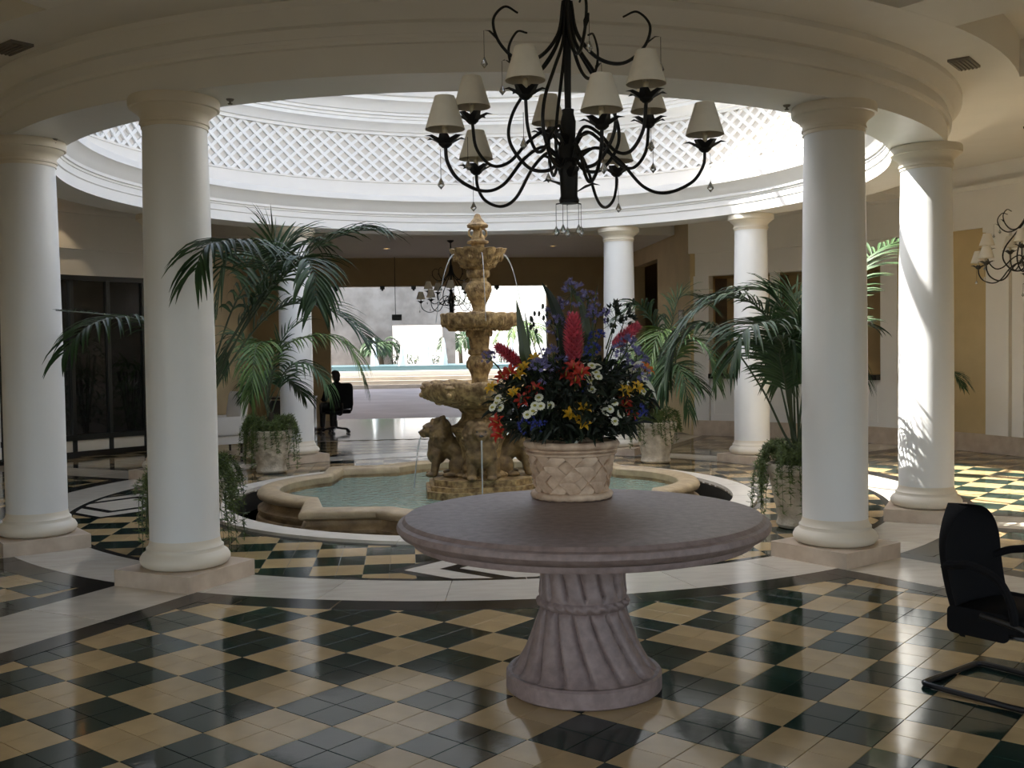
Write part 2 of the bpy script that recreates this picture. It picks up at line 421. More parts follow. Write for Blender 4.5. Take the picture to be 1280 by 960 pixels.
# ---- ceilings
m = MB(); m.lathe([(5.085,ZC),(5.58,ZC),(5.58,ZU+.02),(5.085,ZU+.02)], 128, closed=True)
for a in CANG.values(): m.box((6.95, 0, (ZC+ZU)/2+.011), (2.85, .72, ZU-ZC+.02), M=Matrix.Rotation(a, 4, 'Z'))
tag(m.build('ceiling_ring', MAT['ceiling_paint'], None, True), 'low cream ceiling ring with radial beams outside the rotunda', 'ceiling', kind='structure')
tag(holed_slab(5.1, -10.4, 10.4, YF-.3, YB+.25, ZU+.02, ZU+.3).build('ceiling', MAT['ceiling_paint'], None, False), 'plain cream ceiling recessed between the radial beams', 'ceiling', kind='structure')
m = MB(); m.box((0, 10.55, 3.98), (9.2, 4.9, .26)); tag(m.build('ceiling_hall', MAT['ceiling_paint'], None, False), 'lowered cream ceiling of the hall before the garden doorway', 'ceiling', kind='structure')
for px, py in ((1205, 78), (14, 58)):
    p = at_z(px, py, ZC); a = math.atan2(p.y, p.x)
    v = empty('air_vent', (p.x, p.y, ZC-.03), a)
    tag(v, 'grey slotted air vent in the ceiling ring'+(' near the sunlit column' if px > 600 else ' near the dark garden window'), 'air vent', 'ceiling air vents')
    MB().box((0,0,.02), (.17,.36,.02)).build('backing', MAT['vent_grey'], v, False)
    for k in range(5): MB().box((-.06+k*.03,0,.006), (.012,.33,.012)).build('slat', MAT['vent_grey'], v, False)

# ---- curved outer walls
def wall_arc(name, a0, a1, z0, z1, mt, label, r0=RW, r1=RW+.25, parent=None):
    m = MB(); m.arc(r0, r1, R(a0), R(a1), z0, z1); o = m.build(name, MAT[mt], parent, True)
    if parent is None: tag(o, label, 'wall', kind='structure')
    return o
wr = wall_arc('wall_right', -48, 31, 0, ZU+.02, 'ochre_wall', 'curved ochre plaster wall with white pilasters beyond the sunlit floor')
wl = wall_arc('wall_left', 149, 228, 0, ZU+.02, 'ochre_wall', 'curved plaster wall beyond the dark garden window')
for s, nm in ((1, 'right'), (-1, 'left')):
    f = (lambda a: a) if s > 0 else (lambda a: 180-a)
    def A(lo, hi): return (f(lo), f(hi)) if s > 0 else (f(hi), f(lo))
    o = wall_arc('wall_bay_'+nm, *A(31, 57.7), 2.96, ZU+.02, 'white_paint', 'white wall over the reception counter opening' if s > 0 else 'white wall over the dark garden window')
    for lo, hi in ((31, 33.1), (55.2, 57.7)):
        m = MB(); m.arc(RW-.02, RW+.25, R(A(lo, hi)[0]), R(A(lo, hi)[1]), 0, 2.96, 3); p = m.build('pilaster', MAT['white_paint'], o)
    m = MB(); m.arc(RW-.08, RW, R(A(-48, 57.7)[0]), R(A(-48, 57.7)[1]), 3.38, 3.95); m.arc(RW-.12, RW, R(A(-48, 57.7)[0]), R(A(-48, 57.7)[1]), 3.95, 4.02); m.arc(RW-.03, RW, R(A(-48, 57.7)[0]), R(A(-48, 57.7)[1]), 4.02, ZU+.02)
    tag(m.build('trim_4' if s > 0 else 'trim_5', MAT['white_paint'], None, True), 'broad white frieze band under the ceiling, '+('over the reception counter' if s > 0 else 'over the dark garden window'), 'frieze', kind='structure')
    m = MB(); m.arc(RW-.03, RW, R(A(-48, 57.7)[0]), R(A(-48, 57.7)[1]), 0, .28 if s > 0 else .09)
    tag(m.build('baseboard_'+nm, MAT['plinth_stone' if s > 0 else 'border_black'], None, True), 'tall tan stone skirting along the ochre wall' if s > 0 else 'low black skirting under the dark garden window', 'skirting', kind='structure')
    # straight walls of the front hall (behind the viewer), each with tall garden windows
    y0, y1 = -5.7, YF
    m = MB(); X = s*(XW+.12)
    for lo, hi, z0, z1 in ((y1, -16, 0, ZU+.02), (-16, -13.2, 0, .3), (-16, -13.2, 3.6, ZU+.02), (-13.2, -12.6, 0, ZU+.02), (-12.6, -8.8, 0, .3), (-12.6, -8.8, 3.6, ZU+.02), (-8.8, y0, 0, ZU+.02)):
        m.box((X, (lo+hi)/2, (z0+z1)/2), (.25, hi-lo, z1-z0))
    tag(m.build('wall_front_'+nm, MAT['ochre_wall'], None, False), 'plain ochre side wall of the entrance hall with tall windows', 'wall', kind='structure')
    # rear hall side walls
    m = MB(); X = s*4.58
    if s > 0:
        for lo, hi, z0, z1 in ((7.0, 9.5, 0, ZU), (9.5, 11.7, 3.5, ZU), (11.7, YB, 0, ZU)): m.box((X, (lo+hi)/2, (z0+z1)/2), (.25, hi-lo, z1-z0))
    else: m.box((X, 10.0, ZU/2), (.25, 6.0, ZU))
    tag(m.build('wall_hall_'+nm, MAT['ochre_wall'], None, False), 'ochre side wall of the hall before the garden doorway'+(', with a dark doorway' if s > 0 else ''), 'wall', kind='structure')
m = MB()
for x0, x1, z0, z1 in ((-10.4,-2.6,0,ZU+.3), (2.6,10.4,0,ZU+.3), (-2.6,2.6,3.18,ZU+.3)): m.box(((x0+x1)/2, YB+.125, (z0+z1)/2), (x1-x0, .25, z1-z0))
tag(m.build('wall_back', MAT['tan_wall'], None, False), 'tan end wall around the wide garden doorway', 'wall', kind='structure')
m = MB()
for x0, x1, z0, z1 in ((-6.4,-5.9,0,ZU+.02), (-5.9,-2.05,3.7,ZU+.02), (-2.05,2.05,3.7,ZU+.02), (2.05,5.9,3.7,ZU+.02), (5.9,6.4,0,ZU+.02), (-2.2,-1.9,0,3.7), (1.9,2.2,0,3.7), (-5.9,-2.2,0,.3), (2.2,5.9,0,.3)):
    m.box(((x0+x1)/2, YF-.12, (z0+z1)/2), (x1-x0, .25, z1-z0))
tag(m.build('wall_front', MAT['ochre_wall'], None, False), 'entrance wall with doors and windows facing the rotunda', 'wall', kind='structure')
# dark side room behind the hall's right wall, and the reception office
m = MB(); m.box((6.4, 10.2, 2.0), (.2, 5.6, 4.0)); m.box((5.6, 8.4, 2.0), (1.6,.2,4.0)); m.box((5.6, 10.5, 3.7),(1.7,4.4,.1)); m.box((5.6,10.6,-.05),(1.7,4.4,.08))
tag(m.build('wall_side_room', MAT['brown_wood'], None, False), 'dark brown lining of the small room behind the doorway', 'wall', kind='structure')
m = MB(); m.arc(10.0, 10.2, R(29), R(58), 0, 3.1); m.arc(RW+.25, 10.2, R(29), R(58), 3.0, 3.12); m.arc(RW+.25, 10.2, R(29), R(29.7), 0, 3.0); m.arc(RW+.25, 10.2, R(57.3), R(58), 0, 3.0); m.arc(RW+.25,10.2,R(29),R(58),-.1,-.01)
tag(m.build('wall_office', MAT['ochre_wall'], None, True), 'dim brown back wall of the reception office behind the counter', 'wall', kind='structure')
# pilasters on the ochre wall at the right
for a0, a1 in ((19.8, 17.0), (16.6, 15.2), (14.8, 12.0)):
    m = MB(); m.arc(RW-.07, RW, R(a1), R(a0), 0.28, 3.30, 3); m.arc(RW-.10, RW, R(a1)-.004, R(a0)+.004, 3.30, 3.38, 3); m.build('pilaster', MAT['white_paint'], wr)
# added unseen tall wing, shaped to cut sun coming through the skylight
m = MB(); m.box((-9.3, 1.72, 9.1), (5.6, 6.06, 9.0)); m.box((-9.3, -6.65, 9.95), (5.6, 10.7, 10.7)); m.box((-9.3, 8.4, 10.67), (5.6, 7.3, 12.15))
blocker = m.build('wall_sun_blocker', MAT['court_white'], None, False); tag(blocker, 'added unseen wing rising above the flat roof', 'wall', kind='structure')

# ================================================================== COLUMNS
def make_column():
    c = empty('column')
    MB().box((0,0,.061), (.70,.70,.118)).build('plinth', MAT['plinth_stone'], c, False)
    base = [(.0,.12),(.275,.12),(.305,.135),(.322,.165),(.322,.185),(.305,.215),(.28,.232),(.275,.238),(.275,.262),(.262,.27),(.252,.30),(.25,.32),(0,.32)]
    MB().lathe(base, 56).build('base', MAT['cream_paint'], c, True, 50)
    sh = [(0,.30)]+[(.249-.022*max(0,(t-.3)/.7)**1.6, .30+t*3.03) for t in [i/14 for i in range(15)]]+[(0,3.33)]
    MB().lathe(sh, 56).build('shaft', MAT['column_paint'], c, True, 50)
    cap = [(0,3.30),(.236,3.30),(.236,3.325),(.246,3.33),(.246,3.345),(.238,3.35),(.24,3.38),(.262,3.405),(.295,3.43),(.30,3.44),(.318,3.445),(.322,3.46),(.322,3.505),(.315,3.519),(0,3.519)]
    MB().lathe(cap, 56).build('capital', MAT['cream_paint'], c, True, 40)
    return c
LAB = {(0,-1): 'white round column between the near palm pot and the round stone table, on square plinth',
       (0,1): 'white round column half lit by direct sun with frond shadows low on it',
       (1,-1): 'white round column standing in front of the reception counter opening',
       (1,1): 'white round column just right of the garden doorway, behind the flowers',
       (2,-1): 'white round column beside the seated person, behind a potted palm',
       (2,1): 'white round column hidden behind the column with trailing fern at its foot',
       (3,-1): 'white round column nearest the dark garden window, frond tips crossing it',
       (3,1): 'white round column with trailing fern showing on both sides of its foot'}
LAB[(0,-1)] = 'white round column with the right-hand palm pot behind it, next to the sunlit column'
LAB[(0,-1)] = 'white round column hiding a palm pot, next to the half sunlit column'
LAB[(1,1)] = 'white round column beyond the flowers, between reception counter and garden doorway'
proto = make_column(); first = True
for k in range(4):
    for s in (-1, 1):
        c = proto if first else copy_tree(proto); first = False
        a = CANG[(k, s)]; c.location = (COLR*cos(a), COLR*sin(a), 0); c.rotation_euler = (0,0,a)
        tag(c, LAB[(k, s)], 'column', 'columns ringing the fountain')
# small sprinkler heads under the ring beam
sp = MB(); sp.lathe([(0,.0),(.03,.0),(.022,-.012),(.008,-.014),(.008,-.03),(.018,-.032),(.016,-.038),(0,-.038)], 12)
spm = sp.mesh('sprinkler_head', MAT['vent_grey'], fix=True)
for (k, s), off in (((3,1), 4.6), ((3,-1), 3.2), ((0,-1), -4.4), ((0,1), -2.0)):
    a = CANG[(k, s)]+R(off); o = link('sprinkler_head', spm, None, (4.62*cos(a), 4.62*sin(a), ZS-.0005))
    tag(o, 'tiny sprinkler head under the ring beam next to a column capital', 'sprinkler', 'sprinkler heads under the ring beam')

# ================================================================== FOUNTAIN
fo = empty('tiered_fountain', (0,0,-.42))
tag(fo, 'tall three-tiered carved stone fountain with lions in a lobed basin', 'fountain')
def FP(m, name, mt, parent=fo, ang=35, smooth=True):
    o = m.build(name, MAT[mt], parent, smooth, ang)
    if parent is fo: o.location = (0,0,.42)
    return o
# barbed quatrefoil basin plan: round lobes on the axes, square corners between
def basin_outline(off, n=26):
    pts = []
    lob, cen = 1.36, 1.13; q = 1.86
    for k in range(4):
        th = k*PI/2
        seg = []
        a_lim = R(56)
        for i in range(n+1):
            a = -a_lim+2*a_lim*i/n; seg.append((cen+(lob+off)*cos(a), (lob+off)*sin(a)))
        c = q+off*.9
        seg.append((c, c))
        for x, y in seg: pts.append((x*cos(th)-y*sin(th), x*sin(th)+y*cos(th)))
    return pts
def basin_loft(rows, name, mt):
    m = MB(); vs = []; k = None
    for off, z in rows:
        o = basin_outline(off); k = len(o); vs += [(x,y,z) for x,y in o]
    m.add(vs, [(j*k+i, j*k+(i+1)%k, (j+1)*k+(i+1)%k, (j+1)*k+i) for j in range(len(rows)-1) for i in range(k)])
    return FP(m, name, mt, ang=40)
basin_loft([(-.14,-.42),(.06,-.42),(.06,-.20),(.05,-.185),(.055,-.165),(.04,-.13),(.02,-.12),(.02,-.085),(.035,-.075),(.035,-.045),(.0,-.03),(-.03,.0),(-.035,.04),(-.015,.06),(-.20,.06),(-.20,-.42)], 'basin_wall', 'basin_stone')
basin_loft([(-.21,.058),(.005,.058),(.03,.07),(.04,.095),(.032,.125),(.005,.15),(-.05,.162),(-.14,.162),(-.19,.152),(-.21,.13),(-.21,.058)], 'basin_rim', 'basin_rim')
m = MB(); o_ = basin_outline(-.205); m.add([(x,y,.02) for x,y in o_]+[(0,0,.02)], [(i,(i+1)%len(o_),len(o_)) for i in range(len(o_))])
wt = m.build('basin_water', MAT['basin_water'], None, False, fix=False); tag(wt, 'rippling greenish water filling the lobed fountain basin', 'water', kind='stuff')
def gad(n, amp, tw=0.0, top=None):
    def f(a, i, r, z):
        return r*(1+amp*(abs(sin((a+tw*z)*n/2))-.5)), z
    return f
# stepped pedestal plinth
m = MB()
for d, z0, z1 in ((1.26,-.42,.10),(1.18,.10,.15),(1.10,.15,.22)):
    c = d/2; k = .22; m.prism([(c,-c+k),(c,c-k),(c-k,c),(-c+k,c),(-c,c-k),(-c,-c+k),(-c+k,-c),(c-k,-c)], z0, z1)
FP(m, 'plinth', 'fountain_stone', smooth=False)
m = MB(); m.lathe([(.34,.2),(.36,.25),(.31,.30),(.28,.40),(.27,.55),(.29,.68),(.34,.74),(.34,.79),(.27,.82),(.22,.88),(.21,.94),(.25,.985),(.2,1.02)], 40, fr=gad(14,.05)); FP(m, 'pedestal', 'fountain_stone')
def bowl(name, prof, n, amp, wav, lumps):
    rm = max(p[0] for p in prof)
    def f(a, i, r, z):
        w_ = (r/rm)**2; g = abs(sin(a*n/2))
        return r*(1+amp*w_*(g-.5)+.012*w_*sin(a*n*3+z*40)), z+wav*w_*w_*(g+.4*sin(a*3+1))
    m = MB(); m.lathe(prof, n*10, fr=f)
    for k in range(n):                       # acanthus leaves carved on the outside
        a = 2*PI*(k+.5)/n; T = Matrix.Rotation(a, 4, 'Z')
        for r_, z_, sx, sy, sz in lumps:
            for q in (-1, 0, 1): m.ball(T @ V((r_-.012*abs(q), q*sy*.75, z_-.01*abs(q))), (sx, sy*.55, sz*(1-.2*abs(q))), 7, 5, T)
    return FP(m, name, 'fountain_stone', ang=60)
bowl('lower_bowl', [(.16,.98),(.30,1.00),(.46,1.05),(.58,1.09),(.64,1.15),(.66,1.23),(.655,1.275),(.635,1.29),(.60,1.265),(.52,1.22),(.3,1.17),(.1,1.17)], 14, .05, .022, [(.62,1.17,.035,.05,.07),(.50,1.075,.04,.05,.03)])
bowl('middle_bowl', [(.10,1.885),(.24,1.89),(.37,1.91),(.425,1.95),(.435,2.02),(.44,2.065),(.425,2.08),(.36,2.045),(.2,2.0),(.08,2.0)], 16, .03, .012, [(.425,1.99,.022,.035,.065),(.34,1.905,.03,.035,.02)])
bowl('upper_bowl', [(.09,2.56),(.14,2.585),(.21,2.64),(.27,2.71),(.305,2.77),(.32,2.805),(.30,2.81),(.24,2.76),(.12,2.72),(.05,2.72)], 14, .10, .014, [(.275,2.73,.02,.03,.055),(.19,2.635,.025,.025,.03)])
m = MB(); m.lathe([(.10,1.16),(.135,1.18),(.135,1.23),(.10,1.26),(.09,1.32),(.10,1.38),(.135,1.46),(.145,1.52),(.125,1.58),(.105,1.60),(.13,1.62),(.13,1.66),(.105,1.68),(.115,1.74),(.12,1.82),(.135,1.86),(.15,1.895),(.12,1.92)], 36, fr=gad(12,.06)); [m.ball((Matrix.Rotation(2*PI*k/10,4,'Z') @ V((.135,0,z_))), (.022,.028,.05), 7, 5, Matrix.Rotation(2*PI*k/10,4,'Z')) for k in range(10) for z_ in (1.50,1.86)]; FP(m, 'lower_baluster', 'fountain_stone')
m = MB(); m.lathe([(.09,1.99),(.125,2.01),(.13,2.06),(.085,2.085),(.07,2.13),(.085,2.19),(.13,2.28),(.145,2.36),(.135,2.42),(.10,2.45),(.095,2.48),(.12,2.51),(.13,2.55),(.11,2.60)], 36, fr=gad(12,.06)); [m.ball((Matrix.Rotation(2*PI*k/10,4,'Z') @ V((r_,0,z_))), (.02,.026,.05), 7, 5, Matrix.Rotation(2*PI*k/10,4,'Z')) for k in range(10) for r_, z_ in ((.135,2.36),(.115,2.54),(.12,2.03))]; FP(m, 'upper_baluster', 'fountain_stone')
m = MB(); m.lathe([(.08,2.71),(.07,2.83),(.075,2.87),(.12,2.88),(.125,2.905),(.08,2.92),(.075,2.96),(.055,2.99),(.05,3.03),(.075,3.05),(.118,3.065),(.122,3.09),(.10,3.11),(.085,3.115),(.07,3.14),(.045,3.17),(.04,3.19),(.025,3.215),(0,3.225)], 32, fr=gad(10,.06)); FP(m, 'finial', 'fountain_stone')
for k in range(4):   # small scroll brackets on the neck of the finial
    a = k*PI/2+.3; m = MB(); m.tube(bez([(.05*cos(a),.05*sin(a),2.93),(.10*cos(a),.10*sin(a),2.97),(.105*cos(a),.105*sin(a),3.02),(.07*cos(a),.07*sin(a),3.05)],4), .012); FP(m, 'scroll', 'fountain_stone')
for k in range(8):   # lion masks carved round the lower bowl
    a = 2*PI*k/8+.2; T = Matrix.Rotation(a,4,'Z')
    m = MB(); m.ball(T @ V((.645,0,1.19)), (.05,.065,.075), 10, 7, T); m.ball(T @ V((.69,0,1.165)), (.028,.032,.03), 8, 6, T); m.ball(T @ V((.66,0,1.245)), (.045,.075,.03), 8, 6, T); FP(m, 'mask', 'fountain_stone')
def lion(parent):
    P = [('c',(.10,0,.42),(-.16,0,.22),.125,.15),('c',(.10,0,.44),(.17,0,.26),.13,.12),('e',(-.12,.11,.13),(.16,.075,.13)),('e',(-.12,-.11,.13),(.16,.075,.13)),
         ('c',(.16,.085,.30),(.20,.09,.05),.06,.045),('c',(.16,-.085,.30),(.20,-.09,.05),.06,.045),('e',(.235,.09,.03),(.07,.05,.034)),('e',(.235,-.09,.03),(.07,.05,.034)),
         ('e',(.02,.135,.03),(.09,.045,.034)),('e',(.02,-.135,.03),(.09,.045,.034)),
         ('e',(.12,0,.53),(.14,.17,.19)),('e',(.10,0,.42),(.15,.16,.15)),('e',(.18,0,.38),(.085,.13,.16)),('e',(.25,0,.56),(.085,.078,.095)),('e',(.33,0,.525),(.05,.046,.042)),('e',(.315,0,.485),(.038,.036,.022)),('e',(.305,0,.60),(.03,.06,.025)),
         ('e',(.295,.035,.545),(.05,.03,.03)),('e',(.295,-.035,.545),(.05,.03,.03)),('e',(.17,.10,.665),(.03,.035,.04)),('e',(.17,-.10,.665),(.03,.035,.04)),
         ('c',(-.26,0,.06),(-.24,.16,.05),.03,.025)]
    random.seed(4)
    for ring_, rad_, xx in ((20,.125,.215),(24,.165,.165),(26,.19,.10)):
        for k in range(ring_):
            a = 2*PI*k/ring_+ring_; P.append(('e', (xx+random.uniform(-.012,.012), cos(a)*rad_*.88, .535+sin(a)*rad_-.03*(rad_ > .15)), (.034,.019,.045 if abs(sin(a)) > .5 else .026)))
    for k in range(26): P.append(('e', (.25-.04*abs(k % 5-2)/2, -.11+.055*(k % 5)+random.uniform(-.01,.01), .24+.04*(k//5)), (.028,.02,.045)))
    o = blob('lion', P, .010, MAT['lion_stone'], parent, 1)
    for s in (-1, 1): MB().ball((.316, s*.036, .578), .013, 8, 6).build('eye', MAT['border_black'], o)
    MB().ball((.372,0,.535), (.015,.022,.013), 8, 6).build('nose', MAT['border_black'], o); return o
l0 = lion(fo); LI = [l0]
for k in range(3):
    LI.append(copy_tree(l0, fo))
for k, c in enumerate(LI):
    a = -PI/2+k*PI/2-.06; c.location = (.34*cos(a), .34*sin(a), .22+.42); c.rotation_euler = (0,0,a); c.scale = (.98,1.22,.95)
# water: spouts of the upper bowl and from the lions' mouths
for k, a in enumerate((-.35, .12, 2.75, 3.5, -1.5)):
    m = MB(); ca, sa = cos(a), sin(a)
    m.tube([V(((.30+.23*t)*ca, (.30+.23*t)*sa, 2.75-.05*t-.72*t*t)) for t in [i/10 for i in range(11)]], [.006-.003*i/10 for i in range(11)], 5); FP(m, 'water_stream', 'stream_water')
for k in range(4):
    a = -PI/2+k*PI/2-.06; m = MB(); ca, sa = cos(a), sin(a); r0 = .34+.93*.36
    m.tube([V(((r0+.10*t)*ca, (r0+.10*t)*sa, .22+.93*.50-.05*t-.55*t*t)) for t in [i/8 for i in range(9)]], [.011-.004*i/8 for i in range(9)], 6); FP(m, 'water_stream', 'stream_water')

# ================================================================== POTTED PALMS
def ribbon(m, pts, wid, nrm):
    """tapered leaf blade with a shallow keel"""
    k = len(pts); vs = []
    for i, p in enumerate(pts):
        t = (pts[min(i+1,k-1)]-pts[max(i-1,0)]).normalized(); sd = t.cross(nrm)
        sd = sd.normalized() if sd.length > 1e-5 else t.orthogonal().normalized()
        up = sd.cross(t); u = i/(k-1); w_ = wid*max(.05, min(1, .35+2.2*u))*(1-u**2.2)+.0008
        vs += [p-sd*w_+up*w_*.35, p, p+sd*w_+up*w_*.35]
    m.add(vs, [(i*3+j, i*3+j+1, i*3+j+4, i*3+j+3) for i in range(k-1) for j in (0,1)])
def clear_columns(p, org):
    w_ = p+org
    if 0 < w_.z < ZS:
        for a in CANG.values():
            c = V((COLR*cos(a), COLR*sin(a))); d = V((w_.x, w_.y))-c; lim = .36 if w_.z > 3.28 or w_.z < .33 else .285
            if d.length < lim: d = d.normalized()*lim; return V((c.x+d.x-org.x, c.y+d.y-org.y, p.z))
    return p
def frond(parent, pts, leaf=.42, n=34, droop=.55, mt='leaf_palm', start=.34, seed=0, wid=.017, r0=.011):
    rn = random.Random(seed); org = parent.location; P = [clear_columns(p, org) for p in bez(pts, 10)]; L = [0]
    for i in range(1, len(P)): L.append(L[-1]+(P[i]-P[i-1]).length)
    tot = L[-1]
    m = MB(); m.tube(P, [r0*(1-.8*l/tot)+.0015 for l in L], 5); fr = m.build('frond', MAT['palm_stem'], parent)
    lm = MB(); down = V((0,0,-1))
    for k in range(n):
        u = start+(1-start)*(k+.3)/n; d = u*tot; i = max(j for j in range(len(L)) if L[j] <= d); i = min(i, len(P)-2)
        f = (d-L[i])/max(1e-6, L[i+1]-L[i]); p = P[i].lerp(P[i+1], f); t = (P[i+1]-P[i]).normalized()
        sd = t.cross(V((0,0,1))); sd = sd.normalized() if sd.length > .05 else t.cross(V((0,1,0))).normalized()
        un = sd.cross(t)
        q = (u-start)/(1-start); ln = leaf*(.55+.75*sin(PI*(.15+.75*q)))*rn.uniform(.88,1.1)
        for s in (-1, 1):
            d0 = (sd*s*(.85-.35*q)+t*(.55+.5*q)+un*.22+V((rn.uniform(-.12,.12) for _ in range(3)))).normalized()
            pp = p.copy(); pl = [pp.copy()]; ns = 5; dd = d0
            for g in range(ns):
                dd = (dd+down*droop*(.12+.34*g/ns)*rn.uniform(.8,1.2)).normalized(); pp = clear_columns(pp+dd*(ln/ns), org); pl.append(pp.copy())
            ribbon(lm, pl, wid*rn.uniform(.85,1.15), un)
    lm.build('leaflets', MAT[mt], fr, True, fix=False)['kind'] = 'stuff'; return fr
def pot(loc, rz, label, label_fern, seed, fern_n=60, spread=1.0, long=1.0):
    p = empty('plant_pot', loc, rz); tag(p, label, 'plant pot', 'stone pots around the fountain')
    def weave(a, i, r, z):
        if .12 < z < .46: r *= 1+.02*(1 if (math.floor(a*8/PI+z*22) % 2) else -1)
        return r, z
    m = MB(); m.lathe([(0,0.004),(.20,0.004),(.215,.03),(.205,.06),(.20,.09)]+[(.20+.075*t, .10+.36*t) for t in [i/12 for i in range(13)]]+[(.275,.48),(.295,.50),(.305,.53),(.30,.575),(.275,.59),(.255,.575),(.25,.52),(0,.52)], 48, fr=weave)
    b = m.build('body', MAT['pot_stone'], p, True, 25)
    m = MB(); m.lathe([(0,.53),(.25,.53)], 24); m.build('soil', MAT['soil'], p)
    rn = random.Random(seed); fm = MB(); st = MB()
    for k in range(fern_n):
        a = rn.uniform(0, 2*PI); r0 = rn.uniform(.10,.24); out = rn.uniform(.14,.34)*spread; dr = rn.uniform(.05,.62)*long; ri = rn.uniform(.05,.16)
        r0 *= .9; r2 = max(r0+out*.9, .345); r3 = max(r0+out, .36); zt = .62+ri
        P = bez([(r0*cos(a), r0*sin(a), .53),(r0*1.05*cos(a), r0*1.05*sin(a), .53+(zt-.53)*.6),(.29*cos(a+.03), .29*sin(a+.03), zt+.015),(r2*cos(a+.1),r2*sin(a+.1),zt-.06-dr*.3),(r3*cos(a+.15),r3*sin(a+.15),zt-.08-dr)], 6)
        st.tube(P, .0025, 3, False)
        for q, pt in enumerate(P[3:]):
            for g in range(7):
                d = V((rn.gauss(0,1), rn.gauss(0,1), rn.gauss(-.1,.8))).normalized()*rn.uniform(.025,.06)
                sd = d.cross(V((rn.random(), rn.random(), rn.random()))).normalized()*.0045
                fm.add([pt-sd, pt+sd, pt+d+sd*.4, pt+d-sd*.4], [(0,1,2,3)])
    f = empty('trailing_fern', V(loc)+V((0,0,.53)), rz); tag(f, label_fern, 'fern', 'trailing ferns in the palm pots')
    s_ = st.build('stems', MAT['palm_stem'], f, fix=False); s_.location = (0,0,-.53)
    g_ = fm.build('fine_leaves', MAT['leaf_fern'], f, False, fix=False); g_.location = (0,0,-.53); g_['kind'] = 'stuff'
    return p
D = 2.72
POTS = [((-D,-D,0.003), 'woven-pattern stone pot behind the column with fern at its foot', 'trailing fern spilling around the foot of a white column', 3, 90, 1.0, 1.15),
        ((-D, D,0.003), 'woven-pattern stone pot beside the column near the seated person', 'trailing fern hanging down both sides of a whole visible pot', 5, 70, .75, .95),
        (( D, D,0.003), 'woven-pattern stone pot behind the flower bouquet, near reception', 'sparse trailing fern on the pot near the flower bouquet', 7, 34, .8, .75),
        (( D+.02,-D,0.003), 'woven-pattern stone pot half hidden by a column, beside the sunlit area', 'bushy trailing fern on the pot half hidden by a column', 9, 80, .85, .9)]
for loc, l1, l2, sd, n, sp_, lg in POTS: pot(loc, sd, l1, l2, sd, n, sp_, lg)
def palm(loc, label, fronds, trunk, seed, extra=()):
    p = empty('potted_palm', (loc[0], loc[1], .535)); tag(p, label, 'palm', 'kentia palms around the fountain')
    inv = V((loc[0], loc[1], .535))
    m = MB(); m.tube([V((0,0,-.02)), V((.01,0,.1)), V((.0,.01,trunk))], [.055,.05,.035], 8); m.build('trunk', MAT['palm_trunk'], p)
    for k, fr in enumerate(fronds):
        pts = [V((random.uniform(-.03,.03), random.uniform(-.03,.03), trunk*.8))]
        for px, py, dy in fr['p']: pts.append(at_y(px, py, loc[1]+dy)-inv)
        frond(p, pts, fr.get('l',.42), fr.get('n',34), fr.get('d',.55), fr.get('m','leaf_palm'), fr.get('s',.4), seed*50+k, fr.get('w',.018))
    for k, (a, rise, reach, tip, l) in enumerate(extra):
        ca, sa = cos(a), sin(a)
        pts = [V((0,0,trunk*.8)), V((ca*reach*.16, sa*reach*.16, rise*.6)), V((ca*reach*.45, sa*reach*.45, rise)), V((ca*reach*.8, sa*reach*.8, rise*.9+tip*.4)), V((ca*reach, sa*reach, rise*.8+tip))]
        frond(p, pts, l, 30, .6, 'leaf_palm', .42, seed*70+k)
    return p
random.seed(2)
palm((-D,-D), 'tall dark palm whose stems lean out from behind a column with fern at its foot', [
    dict(p=[(262,500,0),(305,407,-.1),(338,352,-.3),(320,316,-.9),(292,303,-1.45),(258,308,-1.85),(244,340,-2.0)], l=.40, n=34, d=.8, s=.52),
    dict(p=[(262,490,0),(310,400,.1),(345,345,.2),(345,312,.3),(336,288,.3),(324,276,.3)], l=.30, n=20, d=.35, s=.6),
    dict(p=[(265,480,0),(318,392,0),(356,345,0),(398,308,0),(440,290,0),(470,288,-.1)], l=.44, n=32, d=.75, s=.48),
    dict(p=[(262,500,0),(312,420,0),(350,385,0),(391,380,-.1),(430,398,-.2),(462,428,-.3)], l=.36, n=30, d=.5, s=.5),
    dict(p=[(255,500,.2),(285,400,.3),(310,345,.4),(300,320,.5),(280,330,.6),(270,400,.6)], l=.42, n=28, d=.9, s=.5),
    dict(p=[(236,520,0),(215,440,-.3),(180,402,-.8),(140,398,-1.2),(105,412,-1.5),(78,445,-1.7)], l=.32, n=20, d=.9, s=.5),
    dict(p=[(240,500,0),(205,420,.4),(178,400,.7),(120,392,.2),(70,388,-.8)], l=.10, n=8, d=.3, s=.6, w=.010),
    dict(p=[(262,480,0),(315,385,-.1),(352,345,-.2),(378,322,-.5),(392,340,-.8),(396,380,-1.0)], l=.40, n=30, d=.9, s=.5),
    dict(p=[(262,480,0),(308,390,0),(330,345,.1),(345,320,.2),(372,296,.3),(398,305,.4)], l=.36, n=26, d=.6, s=.5)], .25, 1)
